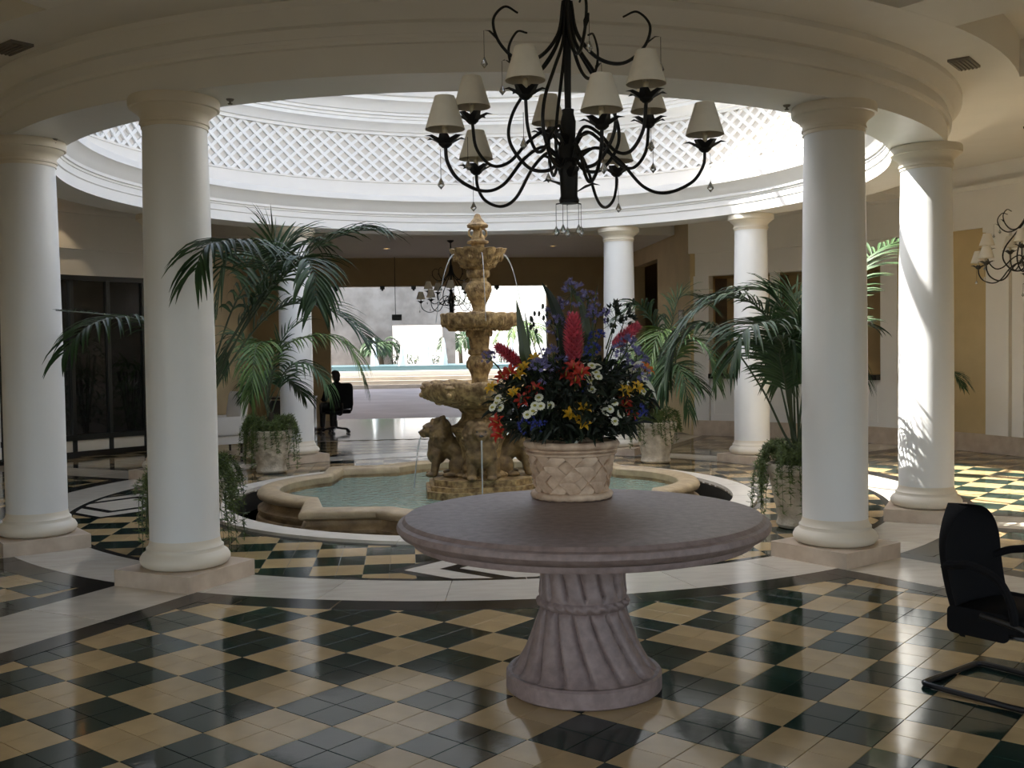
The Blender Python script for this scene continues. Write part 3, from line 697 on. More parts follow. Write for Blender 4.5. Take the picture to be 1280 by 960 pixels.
palm((-D, D), 'fresh green palm with drooping fronds in the pot by the seated person', [
    dict(p=[(332,500,0),(338,450,-.1),(330,428,-.4),(320,436,-.8),(316,470,-1.0),(314,500,-1.05)], l=.40, n=34, d=.9, m='leaf_palm_fresh', s=.3, w=.016),
    dict(p=[(335,500,0),(350,440,0),(380,422,0),(415,420,0),(440,438,-.1),(455,475,-.1)], l=.46, n=34, d=1.3, m='leaf_palm_fresh', s=.36, w=.015),
    dict(p=[(333,500,0),(350,430,.2),(372,405,.3),(385,400,.3)], l=.30, n=16, d=.4, s=.4),
    dict(p=[(330,500,0),(320,450,.2),(298,420,.3),(285,430,.3),(278,460,.2)], l=.40, n=24, d=.9, s=.4),
    dict(p=[(335,505,0),(360,460,-.3),(385,455,-.5),(405,475,-.6),(412,500,-.6)], l=.36, n=24, d=1.1, s=.35)], .3, 2,
    [(.8,.75,.6,-.1,.32),(2.2,.8,.6,-.1,.32)])
palm((D, D), 'dense palm standing behind the flowers, below the ochre hall wall', [
    dict(p=[(828,505,0),(835,440,0),(842,395,0),(850,372,0),(868,370,0),(890,384,-.1)], l=.40, n=30, d=.6, s=.4),
    dict(p=[(826,505,0),(826,440,.1),(812,395,.1),(795,382,0),(772,395,0)], l=.40, n=28, d=.9, s=.4),
    dict(p=[(828,505,0),(845,450,-.3),(838,415,-.7),(822,420,-1.0),(812,460,-1.1),(808,500,-1.1)], l=.44, n=34, d=.9, m='leaf_palm_fresh', s=.32),
    dict(p=[(828,505,0),(840,450,-.2),(862,425,-.5),(885,440,-.7),(895,480,-.8)], l=.40, n=28, d=.8, s=.35),
    dict(p=[(828,505,0),(818,455,-.2),(800,430,-.4),(788,450,-.5),(782,490,-.5)], l=.40, n=28, d=.9, m='leaf_palm_fresh', s=.35),
    dict(p=[(828,505,0),(832,470,-.4),(846,455,-.8),(856,480,-1.0),(860,515,-1.0)], l=.36, n=24, d=.9, s=.35)], .3, 3,
    [(1.2,.9,.6,-.1,.36),(2.4,.9,.6,-.1,.36),(.2,.8,.7,-.1,.36)])
palm((D+.02,-D), 'big arching palm with slim bare stems, its top touched by sunlight', [
    dict(p=[(982,545,0),(955,490,0),(922,440,0),(900,412,0),(872,408,0),(845,432,0),(826,480,-.1)], l=.40, n=34, d=1.0, s=.55),
    dict(p=[(990,540,0),(983,470,0),(972,420,0),(945,382,0),(905,372,0),(868,392,0),(842,425,0)], l=.42, n=38, d=.8, s=.46),
    dict(p=[(992,540,0),(988,470,.1),(985,410,.2),(972,372,.3),(945,362,.4),(905,366,.5)], l=.34, n=30, d=.6, s=.5),
    dict(p=[(990,545,0),(986,480,-.2),(978,430,-.5),(955,405,-.9),(930,415,-1.2),(915,450,-1.3)], l=.40, n=32, d=.8, s=.42),
    dict(p=[(998,545,0),(1005,470,0),(1005,410,.1),(990,370,.2),(965,358,.2)], l=.34, n=26, d=.5, s=.46),
    dict(p=[(1000,545,0),(1020,460,.3),(1045,380,.6),(1082,325,.9),(1125,300,1.2)], l=.40, n=28, d=.6, s=.45),
    dict(p=[(1000,545,0),(1022,480,-.1),(1048,420,-.2),(1076,404,-.2),(1094,410,-.2)], l=.24, n=24, d=.6, s=.42),
    dict(p=[(994,540,0),(992,470,-.2),(990,430,-.4),(1010,395,-.6),(1030,400,-.7)], l=.36, n=24, d=.8, s=.42),
    dict(p=[(990,540,0),(975,480,.2),(960,440,.4),(935,425,.6),(915,450,.7)], l=.36, n=26, d=.8, s=.45),
    dict(p=[(990,530,0),(980,470,-.3),(975,440,-.4),(990,425,-.6),(1000,450,-.7)], l=.34, n=24, d=.8, s=.45)], .15, 4,
    [(-.3,1.35,.55,-.2,.34),(.5,1.3,.62,-.2,.36),(1.4,1.25,.8,-.2,.42)])

# ================================================================== STONE TABLE
TX, TY = 0.0, -6.86
tb = empty('round_table', (TX, TY, 0)); tag(tb, 'round pinkish stone table on a spirally fluted pedestal', 'table')
m = MB(); m.lathe([(0,.735),(.80,.735),(.835,.742),(.84,.755),(.84,.772),(.865,.776),(.895,.79),(.912,.812),(.912,.825),(.905,.838),(.885,.845),(.88,.852),(.87,.862),(.845,.868),(0,.868)], 96); m.build('table_top', MAT['table_stone'], tb, True, 30)
def spiral(n, amp, tw):
    def f(a, i, r, z):
        q = (a*n/(2*PI)+tw*z) % 1.0; g = max(0, 1-abs(q-.5)/.17)
        return r*(1-amp*g*g*(3-2*g)+amp*.35*sin(PI*((q+.5) % 1))), z
    return f
up = [(0,.455),(.215,.455)]+[(.215-.02*sin(PI*t*.8)+.045*t**2, .46+.275*t) for t in [i/16 for i in range(17)]]+[(0,.735)]
MB().lathe(up, 224, fr=lambda a,i,r,z: spiral(14,.10,2.6)(a,i,r,z) if .47 < z < .725 else (r,z)).build('upper_shaft', MAT['table_stone'], tb, True, 60)
def rope(a, i, r, z): return r+.008*sin(24*a+(z-.43)*90), z
MB().lathe([(0,.40),(.20,.40)]+[(.205+.022*sin(PI*t), .405+.055*t) for t in [i/8 for i in range(9)]]+[(.20,.465),(0,.465)], 144, fr=lambda a,i,r,z: rope(a,i,r,z) if 2 < i < 9 else (r,z)).build('rope_band', MAT['table_stone'], tb, True, 60)
lo = [(0,.085),(.372,.085)]+[(.365-.16*t**.62, .09+.315*t) for t in [i/20 for i in range(21)]]+[(0,.41)]
MB().lathe(lo, 240, fr=lambda a,i,r,z: spiral(15,.09,3.2)(a,i,r,z) if .10 < z < .40 else (r,z)).build('lower_shaft', MAT['table_stone'], tb, True, 60)
MB().lathe([(0,0.002),(.372,0.002),(.385,.012),(.385,.085),(.375,.096),(0,.096)], 80).build('foot', MAT['table_stone'], tb, True, 30)

# ================================================================== BASKET AND BOUQUET
BX, BY, BZ = .035, -6.34, .869
bk = empty('basket_planter', (BX, BY, BZ)); tag(bk, 'terracotta planter moulded like a woven basket, on the stone table', 'planter')
def rr_b(z): return .185+.055*min(1, z/.26)**.8
MB().lathe([(0,.0),(.18,.0)]+[(rr_b(z)-.012, z) for z in (.02,.08,.14,.2,.25)]+[(.228,.27),(.215,.27),(.2,.22),(0,.22)], 64).build('wall', MAT['basket_clay'], bk, True)
NS = 8
for s in (-1, 1):
    m = MB(); vs = []; n = 14; hw = .040
    for i in range(n+1):
        t = i/n; z = .035+.205*t; a = s*t*.95; ro = rr_b(z)+.006*(1 if s > 0 else -1)*cos(t*NS*1.9)
        for rr in (ro-.014, ro):
            for q in (-1, 1): vs.append((rr*cos(a+q*hw/.2), rr*sin(a+q*hw/.2), z))
    fs = []
    for i in range(n):
        b = i*4; c = b+4; fs += [(b+2,b+3,c+3,c+2),(b,b+2,c+2,c),(b+3,b+1,c+1,c+3)]
    fs += [(0,1,3,2),(n*4,n*4+2,n*4+3,n*4+1)]
    m.add(vs, fs); me = m.mesh('woven_strip', MAT['basket_clay'], True, 40, True)
    for k in range(NS): link('woven_strip', me, bk, (0,0,0), 2*PI*(k+(.25 if s > 0 else 0))/NS)
def rope_ring(name, r, z, tr, n):
    m = MB(); vs = []; N = 144; K = 10
    for j in range(N):
        a = 2*PI*j/N
        for i in range(K):
            b = 2*PI*i/K; t_ = tr*(1+.22*abs(sin((a*n+b)/2)))
            vs.append(((r+t_*cos(b))*cos(a), (r+t_*cos(b))*sin(a), z+t_*sin(b)*.85))
    m.add(vs, [(j*K+i, ((j+1)%N)*K+i, ((j+1)%N)*K+(i+1)%K, j*K+(i+1)%K) for j in range(N) for i in range(K)])
    m.build(name, MAT['basket_clay'], bk, True, 60)
rope_ring('rope_foot', .200, .020, .021, 22)
for z in (.245, .265): MB().lathe([(.235,z-.009),(.247,z-.005),(.249,z),(.247,z+.005),(.235,z+.009)], 64, closed=True).build('band', MAT['basket_clay'], bk)
rope_ring('rope_rim', .238, .293, .021, 14)

# dark massed greenery
rn = random.Random(11); m = MB()
def bq(px, py, dy=0.0): return at_y(px, py, BY+dy)
for k in range(2600):
    a = rn.uniform(0, 2*PI); u = rn.random()**.5; z = rn.uniform(.0, .50); rr = u*(.19+.24*sin(PI*min(1,(z+.02)/.60)))
    p = V((BX+rr*cos(a), BY+rr*sin(a)*.8, BZ+.315+z*.88-.06*u*u*(z > .1))); d = V((cos(a)*.7+rn.gauss(0,.5), sin(a)*.7+rn.gauss(0,.5), rn.gauss(.15,.6) if z > .08 else abs(rn.gauss(0,.4)))).normalized()
    ln = rn.uniform(.04,.10); ribbon(m, [p, p+d*ln*.4, p+d*ln*.75+V((0,0,-.008)), p+d*ln+V((0,0,-.02))], rn.uniform(.007,.014), V((rn.gauss(0,1),rn.gauss(0,1),1)).normalized())
gr = m.build('bouquet_greenery', MAT['leaf_dark'], None, True, fix=False); tag(gr, 'dense dark leafy filler packed among the flowers in the basket planter', 'greenery', kind='stuff')
hub = V((BX, BY, BZ+.24))
def stem_to(parent, tip, r=.003, bow=.05):
    tip = V(tip); d = (tip-hub); L = min(.6, (.05+.35*max(0, tip.z-BZ-.62)) / d.length); P = bez([tip-d*L, tip-d*L*.5+V((0,0,.006)), tip], 6)
    m = MB(); m.tube([p-parent.location for p in P], r, 4); m.build('stem', MAT['leaf_blade'], parent); return (P[-1]-P[-2]).normalized()
def face_dir(tip): return (tip-hub+V((0,-.30,.05))).normalized()
def mk(name, tip): return empty(name, tip)
ROOM = []
def room(px, py, dy, rad):
    best = None
    for k in (0, -1, 1, -2, 2, -3, 3, -4, 4):
        p = bq(px, py, dy+k*.028); bad = sum(max(0, r_+rad-(p-q).length) for q, r_ in ROOM)
        if best is None or bad < best[0]-1e-4: best = (bad, p)
        if bad == 0: break
    ROOM.append((best[1], rad)); return best[1]
def reserve(pts, dy, rad):
    P = bez([bq(x, y, dy) for x, y in pts], 8) if len(pts) > 2 else [bq(*pts[0], dy).lerp(bq(*pts[1], dy), i/8) for i in range(9)]
    ROOM.extend((p, rad) for p in P)
def daisy(px, py, dy, s=1.0):
    tip = room(px, py, dy, .017*s); f = mk('daisy', tip); tag(f, 'small white button daisy in the basket bouquet', 'flower', 'white daisies in the bouquet')
    stem_to(f, tip); T = face_dir(tip).to_track_quat('Z','Y').to_matrix().to_4x4()
    m = MB()
    for k in range(12):
        a = 2*PI*k/12; ca, sa = cos(a), sin(a)
        vs = [(.006*ca-.004*sa,.006*sa+.004*ca,.002),(.006*ca+.004*sa,.006*sa-.004*ca,.002),(.021*s*ca+.006*sa,.021*s*sa-.006*ca,.004),(.025*s*ca,.025*s*sa,.002),(.021*s*ca-.006*sa,.021*s*sa+.006*ca,.004)]
        m.add(vs, [(0,1,2,3,4)], T)
    m.lathe([(.011,.001),(.0,.003)], 10, T); m.build('petals', MAT['petal_white'], f, False, fix=False)
    MB().ball((T @ V((0,0,.004))), (.010*s,.010*s,.007), 8, 5).build('eye', MAT['petal_eye'], f)
def lily(px, py, dy, mt, name, label, group, s=1.0):
    tip = room(px, py, dy, .034*s); f = mk(name, tip); tag(f, label, 'flower', group)
    stem_to(f, tip); T = face_dir(tip).to_track_quat('Z','Y').to_matrix().to_4x4() @ Matrix.Rotation(rn.uniform(0,6),4,'Z')
    for k in range(6):
        a = 2*PI*k/6; ca, sa = cos(a), sin(a); m = MB()
        pts = [T @ V((r_*ca*s, r_*sa*s, z_*s)) for r_, z_ in ((.003,-.02),(.018,.004),(.036,.014),(.052,.006))]
        ribbon(m, pts, .013*s, (T.to_3x3() @ V((0,0,1)))); m.build('petal', MAT[mt], f, True, fix=False)
    m = MB(); m.tube([T @ V((0,0,-.01)), T @ V((0,0,.03*s))], [.004,.002], 5); m.build('stamen', MAT['petal_eye'], f)
def agap(px, py, dy, mt, name, label, group, s=1.0, n=26):
    tip = room(px, py, dy, .058*s); f = mk(name, tip); tag(f, label, 'flower', group); stem_to(f, tip, .004)
    m = MB(); st = MB(); ax = (tip-hub).normalized()
    for k in range(n):
        d = (V((rn.gauss(0,1), rn.gauss(0,1), rn.gauss(0,1))).normalized()+ax*.55).normalized(); L = .055*s*rn.uniform(.75,1.15)
        st.tube([V((0,0,0)), d*L], .0012, 3, False)
        q = d.to_track_quat('Z','Y').to_matrix()
        for g in range(6):
            a = 2*PI*g/6; o1 = q @ V((cos(a),sin(a),0)); w_ = q @ V((-sin(a),cos(a),0))*.0045*s
            b0 = d*L; m.add([b0, b0+d*.010*s+o1*.007*s-w_, b0+d*.022*s+o1*.015*s, b0+d*.010*s+o1*.007*s+w_], [(0,1,2,3)])
    st.build('stalks', MAT['leaf_blade'], f, fix=False); m.build('florets', MAT[mt], f, False, fix=False)['kind'] = 'stuff'
def torch(p0, p1, dy, s, label, mt='petal_pink'):
    a, b = bq(*p0, dy), bq(*p1, dy-.03); f = mk('torch_ginger', a); tag(f, label, 'flower', 'pink ginger spikes in the bouquet')
    stem_to(f, a, .006); ax = b-a; L = ax.length; ax.normalize(); m = MB(); sd = ax.orthogonal().normalized(); s2 = ax.cross(sd)
    n = 17
    for i in range(n):
        t = i/n; rad = .045*s*(.55+.9*sin(PI*(t*.75+.12)))*(1-.35*t)
        for k in range(9):
            an = 2*PI*(k+.5*(i%2))/9; o1 = sd*cos(an)+s2*sin(an); w_ = ax.cross(o1)*.012*s
            c = ax*(L*t); m.add([c+o1*.006, c+o1*rad*.55+ax*.008+w_, c+o1*rad+ax*.032*s, c+o1*rad*.55+ax*.008-w_], [(0,1,2,3)])
    m.build('bracts', MAT[mt], f, False, fix=False)
    MB().tube([V((0,0,0)), ax*L], [.012*s,.004], 6).build('core', MAT['petal_red'], f)
def blade(pts, dy, wid, label, mt='leaf_blade'):
    P = [bq(x, y, dy) for x, y in pts]; f = mk('leaf_blade', P[0]); tag(f, label, 'leaf', 'upright blades in the bouquet')
    m = MB(); ribbon(m, [p-P[0] for p in bez([hub+V((0,0,.02))]+P, 8)], wid, V((.1,-1,.1)).normalized()); m.build('blade', MAT[mt], f, True, fix=False)
C3 = lambda x, y: (600+x/4.365, 340+y/4.365)
for p0_, p1_, dy_ in ((C3(510,500),C3(510,235),-.10),(C3(225,505),C3(95,405),-.03),(C3(725,405),C3(862,292),-.05)): reserve([p0_, p1_], dy_, .04)
for pts_, dy_, r_ in (([(270,520),(235,380),(215,260),(198,150)],-.05,.02),([(470,480),(440,300),(390,150),(335,55)],.02,.025),([(590,480),(580,330),(550,180),(470,45)],.06,.02),([(840,520),(900,590),(940,640),(965,700)],-.08,.015)): reserve([C3(*p) for p in pts_], dy_, r_)
for x, y, dy in ((578,515,-.20),(610,513,-.20),(642,518,-.20),(632,550,-.22),(588,565,-.22),(645,572,-.22),(605,595,-.24),(610,642,-.25),(322,687,-.24),(300,730,-.25),(332,733,-.25),(382,727,-.26),(290,760,-.25),(258,780,-.24),(733,712,-.24),(708,750,-.25),(766,775,-.24),(735,815,-.25),(685,762,-.24),(100,690,-.12),(70,740,-.12),(112,742,-.12),(92,715,-.11),(125,700,-.12),(892,655,-.14),(75,800,-.12)):
    daisy(*C3(x, y), dy)
for x, y, dy in ((570,740,-.25),(490,775,-.25),(565,825,-.26),(530,785,-.24),(820,640,-.18),(788,652,-.18),(860,628,-.17),(62,632,-.1),(185,660,-.14),(300,470,-.1),(240,520,-.12),(215,560,-.12)):
    lily(*C3(x, y), dy, 'petal_yellow', 'yellow_alstroemeria', 'small yellow star-shaped bloom in the basket bouquet', 'yellow blooms in the bouquet', .85)
for x, y, dy in ((235,700,-.2),(92,820,-.12),(102,880,-.12),(790,720,-.2),(825,760,-.2),(300,640,-.18),(470,560,-.2),(520,590,-.2),(555,545,-.2),(510,520,-.2),(500,560,-.22),(125,570,-.1),(165,545,-.1)):
    lily(*C3(x, y), dy, 'petal_red', 'red_lily', 'red star-shaped bloom in the basket bouquet', 'red blooms in the bouquet', 1.05)
lily(*C3(910,530), -.1, 'petal_orange', 'orange_lily', 'single orange bloom at the rim of the bouquet, by the potted palm', 'red blooms in the bouquet', 1.0)
for x, y, dy, s in ((400,480,-.12,1.1),(330,540,-.14,1.0),(450,520,-.14,.9),(800,430,-.1,1.15),(850,490,-.08,1.05),(760,470,-.1,.9),(500,120,.05,1.1),(640,240,.02,1.0),(430,220,.05,1.0),(420,300,.0,.9),(60,480,-.02,.8),(590,150,.06,.8),(870,560,-.1,.8)):
    agap(*C3(x, y), dy, 'petal_violet', 'agapanthus', 'round violet agapanthus head in the basket bouquet', 'violet flower heads in the bouquet', s)
for x, y, dy, s in ((640,370,-.08,.75),(618,440,-.08,.75),(560,618,-.2,.6),(255,838,-.22,.65),(320,825,-.22,.6),(860,760,-.18,.7)):
    agap(*C3(x, y), dy, 'petal_blue', 'blue_delphinium', 'deep blue flower cluster in the basket bouquet', 'blue flower clusters in the bouquet', s, 22)
agap(*C3(740,265), .02, 'leaf_dark', 'seed_head', 'dark spiky seed head sticking out above the bouquet before a white column', 'violet flower heads in the bouquet', 1.5, 26)
torch(C3(510,500), C3(510,235), -.10, 1.15, 'upright pink ginger spike in the middle of the bouquet')
torch(C3(225,505), C3(95,405), -.03, .85, 'slanting pink ginger spike leaning towards the fountain', )
torch(C3(725,405), C3(862,292), -.05, .85, 'slanting pink ginger spike leaning towards the potted palm')
blade([C3(270,520), C3(235,380), C3(215,260), C3(198,150)], -.05, .034, 'broad green pointed blade nearest the fountain, standing out against the doorway')
blade([C3(290,500), C3(262,330), C3(242,205)], -.03, .010, 'slim green blade beside the broad pointed one')
blade([C3(470,480), C3(440,300), C3(390,150), C3(335,55)], .02, .045, 'dark broad blade arching up towards the doorway corner', 'leaf_dark')
blade([C3(590,480), C3(580,330), C3(550,180), C3(470,45)], .06, .035, 'tall green blade behind the upright pink spike')
blade([C3(600,400), C3(620,200), C3(642,70)], .08, .008, 'thin upright grass blade at the top of the bouquet')
blade([C3(840,520), C3(900,590), C3(940,640), C3(965,700)], -.08, .018, 'pale curled petal-like leaf hanging by the potted palm', 'petal_white')
for tw, pts in enumerate((([(300,420),(270,310),(290,235)]), ([(330,420),(300,330),(270,260)]), ([(370,420),(360,290),(315,235)]), ([(420,380),(380,280),(335,195)]), ([(700,420),(720,330),(690,270)]), ([(740,400),(790,260),(830,165)]))):
    P = [bq(*C3(*p), (0,.05,.09,-.03,0,-.04)[tw]) for p in pts]; f = mk('twig', P[0]); tag(f, 'thin dark budding twig poking out of the bouquet', 'twig', 'budding twigs in the bouquet')
    Q = bez([hub.lerp(P[0], .5)+V((rn.uniform(-.03,.03), rn.uniform(-.02,.05), 0))]+P, 6); m = MB(); m.tube([q-P[0] for q in Q], [.004-.0025*i/(len(Q)-1) for i in range(len(Q))], 4)
    m.build('branch', MAT['leaf_dark'], f)
    for q in (-1, -4, -7): MB().ball(Q[q]-P[0]+V((.008,0,.008)), (.008,.008,.015), 6, 5).build('bud', MAT['leaf_dark'], f)

# ================================================================== CHANDELIERS
def make_chandelier(ztop):
    c = empty('chandelier')
    I = MAT['iron']
    MB().lathe([(0,2.385),(.045,2.385),(.05,2.40),(.042,2.42),(.046,2.54),(.04,2.58),(.055,2.60),(.05,2.65),(.034,2.68),(.038,2.78),(.028,2.82),(.03,2.84),(0,2.85)], 20).build('body', I, c)
    MB().tube([(0,0,2.83),(0,0,3.3),(0,0,ztop)], [.016,.02,.012], 8).build('stem', I, c)
    MB().lathe([(0,ztop),(.07,ztop),(.065,ztop-.02),(.02,ztop-.05),(0,ztop-.05)], 20).build('ceiling_rose', I, c)
    def leaf(m, p, d, L=.055, w_=.014):
        d = V(d).normalized(); ribbon(m, [V(p), V(p)+d*L*.35+V((0,0,.008)), V(p)+d*L*.7+V((0,0,.012)), V(p)+d*L], w_, V((0,0,1)))
    def crystal(p, L):
        p = V(p); m = MB(); m.tube([p, p-V((0,0,L))], .0015, 3); o = m.build('crystal_drop', I, c)
        q = p-V((0,0,L)); MB().add([q+V((0,0,.012)), q+V((.017,0,-.026)), q+V((0,.017,-.026)), q+V((-.017,0,-.026)), q+V((0,-.017,-.026)), q+V((0,0,-.046))],
            [(0,1,2),(0,2,3),(0,3,4),(0,4,1),(5,2,1),(5,3,2),(5,4,3),(5,1,4)]).build('glass', MAT['crystal'], o, False)
    def lamp(a, rad, z, arm):
        ca, sa = cos(a), sin(a); P3 = lambda r_, z_: V((r_*ca, r_*sa, z_))
        m = MB(); m.tube(bez([P3(*q) for q in arm], 8), .0085, 6); o = m.build('arm', I, c)
        m = MB(); base = P3(rad, z)
        m.lathe([(0,-.012),(.016,-.008),(.03,.004),(.032,.01),(0,.01)], 12, Matrix.Translation(base))
        m.build('drip_pan', I, o)
        for k in range(6):
            an = 2*PI*k/6+a; lm = MB(); leaf(lm, base+V((.012*cos(an),.012*sin(an),-.004)), (cos(an), sin(an), .45), .10, .03); lm.build('leaf', I, o, True, fix=False)
        MB().lathe([(0,.008),(.012,.008),(.012,.085),(0,.085)], 12, Matrix.Translation(base)).build('candle_sleeve', MAT['candle_wax'], o)
        b2 = base+V((0,0,.075))
        MB().lathe([(.092,0),(.046,.150),(.0445,.150),(.0905,0)], 28, Matrix.Translation(b2), closed=True).build('lamp_shade', MAT['shade_fabric'], o)
        MB().lathe([(0,.0),(.012,.01),(.016,.03),(.01,.055),(0,.062)], 10, Matrix.Translation(b2)).build('bulb', MAT['shade_fabric'], o)
    off = -PI/2+.06
    for k in range(5):
        a = off+2*PI*k/5
        lamp(a, .655, 2.615, [(.035,2.59),(.13,2.65),(.24,2.59),(.36,2.455),(.47,2.42),(.59,2.465),(.645,2.54),(.655,2.615)])
        ca, sa = cos(a), sin(a); crystal((.68*ca, .68*sa, 2.60), .14)
        a2 = off+2*PI*(k+.5)/5
        lamp(a2, .475, 2.80, [(.035,2.66),(.10,2.74),(.19,2.70),(.29,2.60),(.38,2.585),(.455,2.67),(.475,2.80)])
        ca2, sa2 = cos(a2), sin(a2); crystal((.50*ca2, .50*sa2, 2.73), .12)
        P2 = lambda r_, z_, c_=ca2, s_=sa2: V((r_*c_, r_*s_, z_))
        m = MB(); m.tube(bez([P2(.016,3.33),P2(.05,3.16),P2(.16,3.0),P2(.27,2.84),P2(.29,2.70),P2(.20,2.57),P2(.10,2.55),P2(.04,2.60)], 8), .009, 6); m.build('cage_bar', I, c)
        P1 = lambda r_, z_, c_=ca, s_=sa: V((r_*c_, r_*s_, z_))
        m = MB(); m.tube(bez([P1(.018,3.36),P1(.05,3.20),P1(.15,3.08),P1(.27,3.05),P1(.37,3.12),P1(.40,3.22),P1(.34,3.29),P1(.27,3.27)], 8), [.011-.006*i/56 for i in range(57)], 6); o = m.build('scroll', I, c)
        lm = MB(); leaf(lm, P1(.37,3.12), (ca,sa,.6), .09, .014); lm.build('leaf', I, o, True, fix=False)
        crystal(P1(.45,3.165), .13)
    for k in range(9):
        an = 2.4*k; z = 2.44+.032*k; lm = MB(); leaf(lm, (.04*cos(an), .04*sin(an), z), (cos(an),sin(an),.3), .12, .034); lm.build('leaf', I, c, True, fix=False)
    for k in range(5):
        an = 2*PI*k/5+.3; m = MB(); m.tube([(.03*cos(an),.03*sin(an),2.39),(.065*cos(an),.065*sin(an),2.385)], .003, 4); m.build('hook', I, c); crystal((.065*cos(an), .065*sin(an), 2.385), .115)
    return c
ch = make_chandelier(ZU+.019); ch.location = (-.045, -6.86, 0)
tag(ch, 'black wrought-iron chandelier with ten small shades hanging over the round stone table', 'chandelier', 'iron chandeliers')
c2 = make_chandelier(3.849); c2.location = (.10, 9.0, 0); c2.rotation_euler = (0,0,.5); tag(c2, 'black iron chandelier hanging before the bright garden doorway', 'chandelier', 'iron chandeliers')
c3 = copy_tree(ch); c3.location = (6.85, 0.25, 0); c3.rotation_euler = (0,0,1.1); tag(c3, 'black iron chandelier hanging before the ochre wall and white pilasters', 'chandelier', 'iron chandeliers')

# ================================================================== CANTILEVER CHAIR
chr_ = empty('cantilever_chair', (1.855,-6.975,0), R(31)); tag(chr_, 'black padded cantilever chair on a sled frame beside the stone table', 'chair')
# local x = width, local -y = facing
def rbox(m, c, d, rad=.04, M=None, seg=5):
    """box with rounded outline in local x/z, thickness along y"""
    x, z = d[0]/2, d[2]/2; pts = []
    for cx_, cz_, a0 in ((x-rad, z-rad, 0), (-x+rad, z-rad, PI/2), (-x+rad, -z+rad, PI), (x-rad, -z+rad, 3*PI/2)):
        for i in range(seg+1): a = a0+PI/2*i/seg; pts.append((cx_+rad*cos(a), cz_+rad*sin(a)))
    n = len(pts); e = min(.012, d[1]*.3); vs = []
    for k, (yy, sc) in enumerate(((-d[1]/2, .93), (-d[1]/2+e, 1), (d[1]/2-e, 1), (d[1]/2, .93))):
        vs += [(c[0]+px_*(1 if sc == 1 else 1-.02/max(x,.05)), c[1]+yy, c[2]+pz_*(1 if sc == 1 else 1-.02/max(z,.05))) for px_, pz_ in pts]
    fs = [tuple(range(n)), tuple(3*n+i for i in reversed(range(n)))]+[(k*n+i, (k+1)*n+i, (k+1)*n+(i+1)%n, k*n+(i+1)%n) for k in range(3) for i in range(n)]
    return m.add(vs, fs, M)
m = MB(); rows = 22; vs = []; cols = 12
for side in (0, 1):                      # curved backrest shell, rounded top, narrower at the seat
    for i in range(rows+1):
        t = sin(PI/2*i/rows)**.9 if i else 0; z = .28+.595*t; hw = .225+.03*sin(PI*min(1,t*1.1)*.6)
        if t > .62: hw *= math.sqrt(max(0.02, 1-((t-.62)/.385)**2.2))
        yb = -.13+.09*t+.03*sin(PI*t)
        for j in range(cols+1):
            u = -1+2*j/cols; vs.append((hw*u, yb-.075*u*u+(.055 if side else 0)*(1-.55*u*u), z))
k = (rows+1)*(cols+1); fs = []
for i in range(rows):
    for j in range(cols):
        a = i*(cols+1)+j; fs += [(a, a+1, a+cols+2, a+cols+1), (k+a+cols+1, k+a+cols+2, k+a+1, k+a)]
for i in range(rows):
    for j in (0, cols):
        a = i*(cols+1)+j; fs.append((a, a+cols+1, k+a+cols+1, k+a))
for j in range(cols):
    for i in (0, rows): a = i*(cols+1)+j; fs.append((a, a+1, k+a+1, k+a))
m.add(vs, fs); m.build('backrest', MAT['black_fabric'], chr_, True, 60)
T = Matrix.Translation((0,-.32,.37)) @ Matrix.Rotation(PI/2-.05, 4, 'X')
m = MB(); rbox(m, (0,0,0), (.48,.09,.42), .07, T); m.build('seat', MAT['black_fabric'], chr_, True, 45)
m = MB(); rbox(m, (0,0,-.055), (.40,.03,.40), .05, Matrix.Translation((0,-.32,.37)) @ Matrix.Rotation(PI/2-.05, 4, 'X') @ Matrix.Translation((0,-.055,.055))); m.build('seat_pan', MAT['black_metal'], chr_, True, 45)
w2 = .262
MB().tube(bez([(-w2,-.30,.41),(-w2,-.52,.37),(-w2,-.60,.25),(-w2,-.59,.08),(-w2,-.53,.022),(-w2,-.3,.016),(-w2,-.05,.016),(-w2+.012,-.012,.016),(-w2+.05,0,.016),(0,0,.016),(w2-.05,0,.016),(w2-.012,-.012,.016),(w2,-.05,.016),(w2,-.3,.016),(w2,-.53,.022),(w2,-.59,.08),(w2,-.60,.25),(w2,-.52,.37),(w2,-.30,.41)], 5), .0145, 8).build('sled_frame', MAT['black_metal'], chr_)
for s in (-1, 1):
    o = MB().tube(bez([(s*.225,-.10,.60),(s*.27,-.15,.625),(s*.295,-.20,.635),(s*.30,-.28,.645),(s*.30,-.40,.60),(s*.295,-.46,.50),(s*w2,-.46,.40)], 6), .02, 8).build('armrest', MAT['black_fabric'], chr_)
    m = MB(); rbox(m, (0,0,0), (.30,.025,.13), .03, Matrix.Translation((s*.235,-.27,.36)) @ Matrix.Rotation(PI/2,4,'Z')); m.build('seat_side', MAT['black_fabric'], chr_, True, 45)

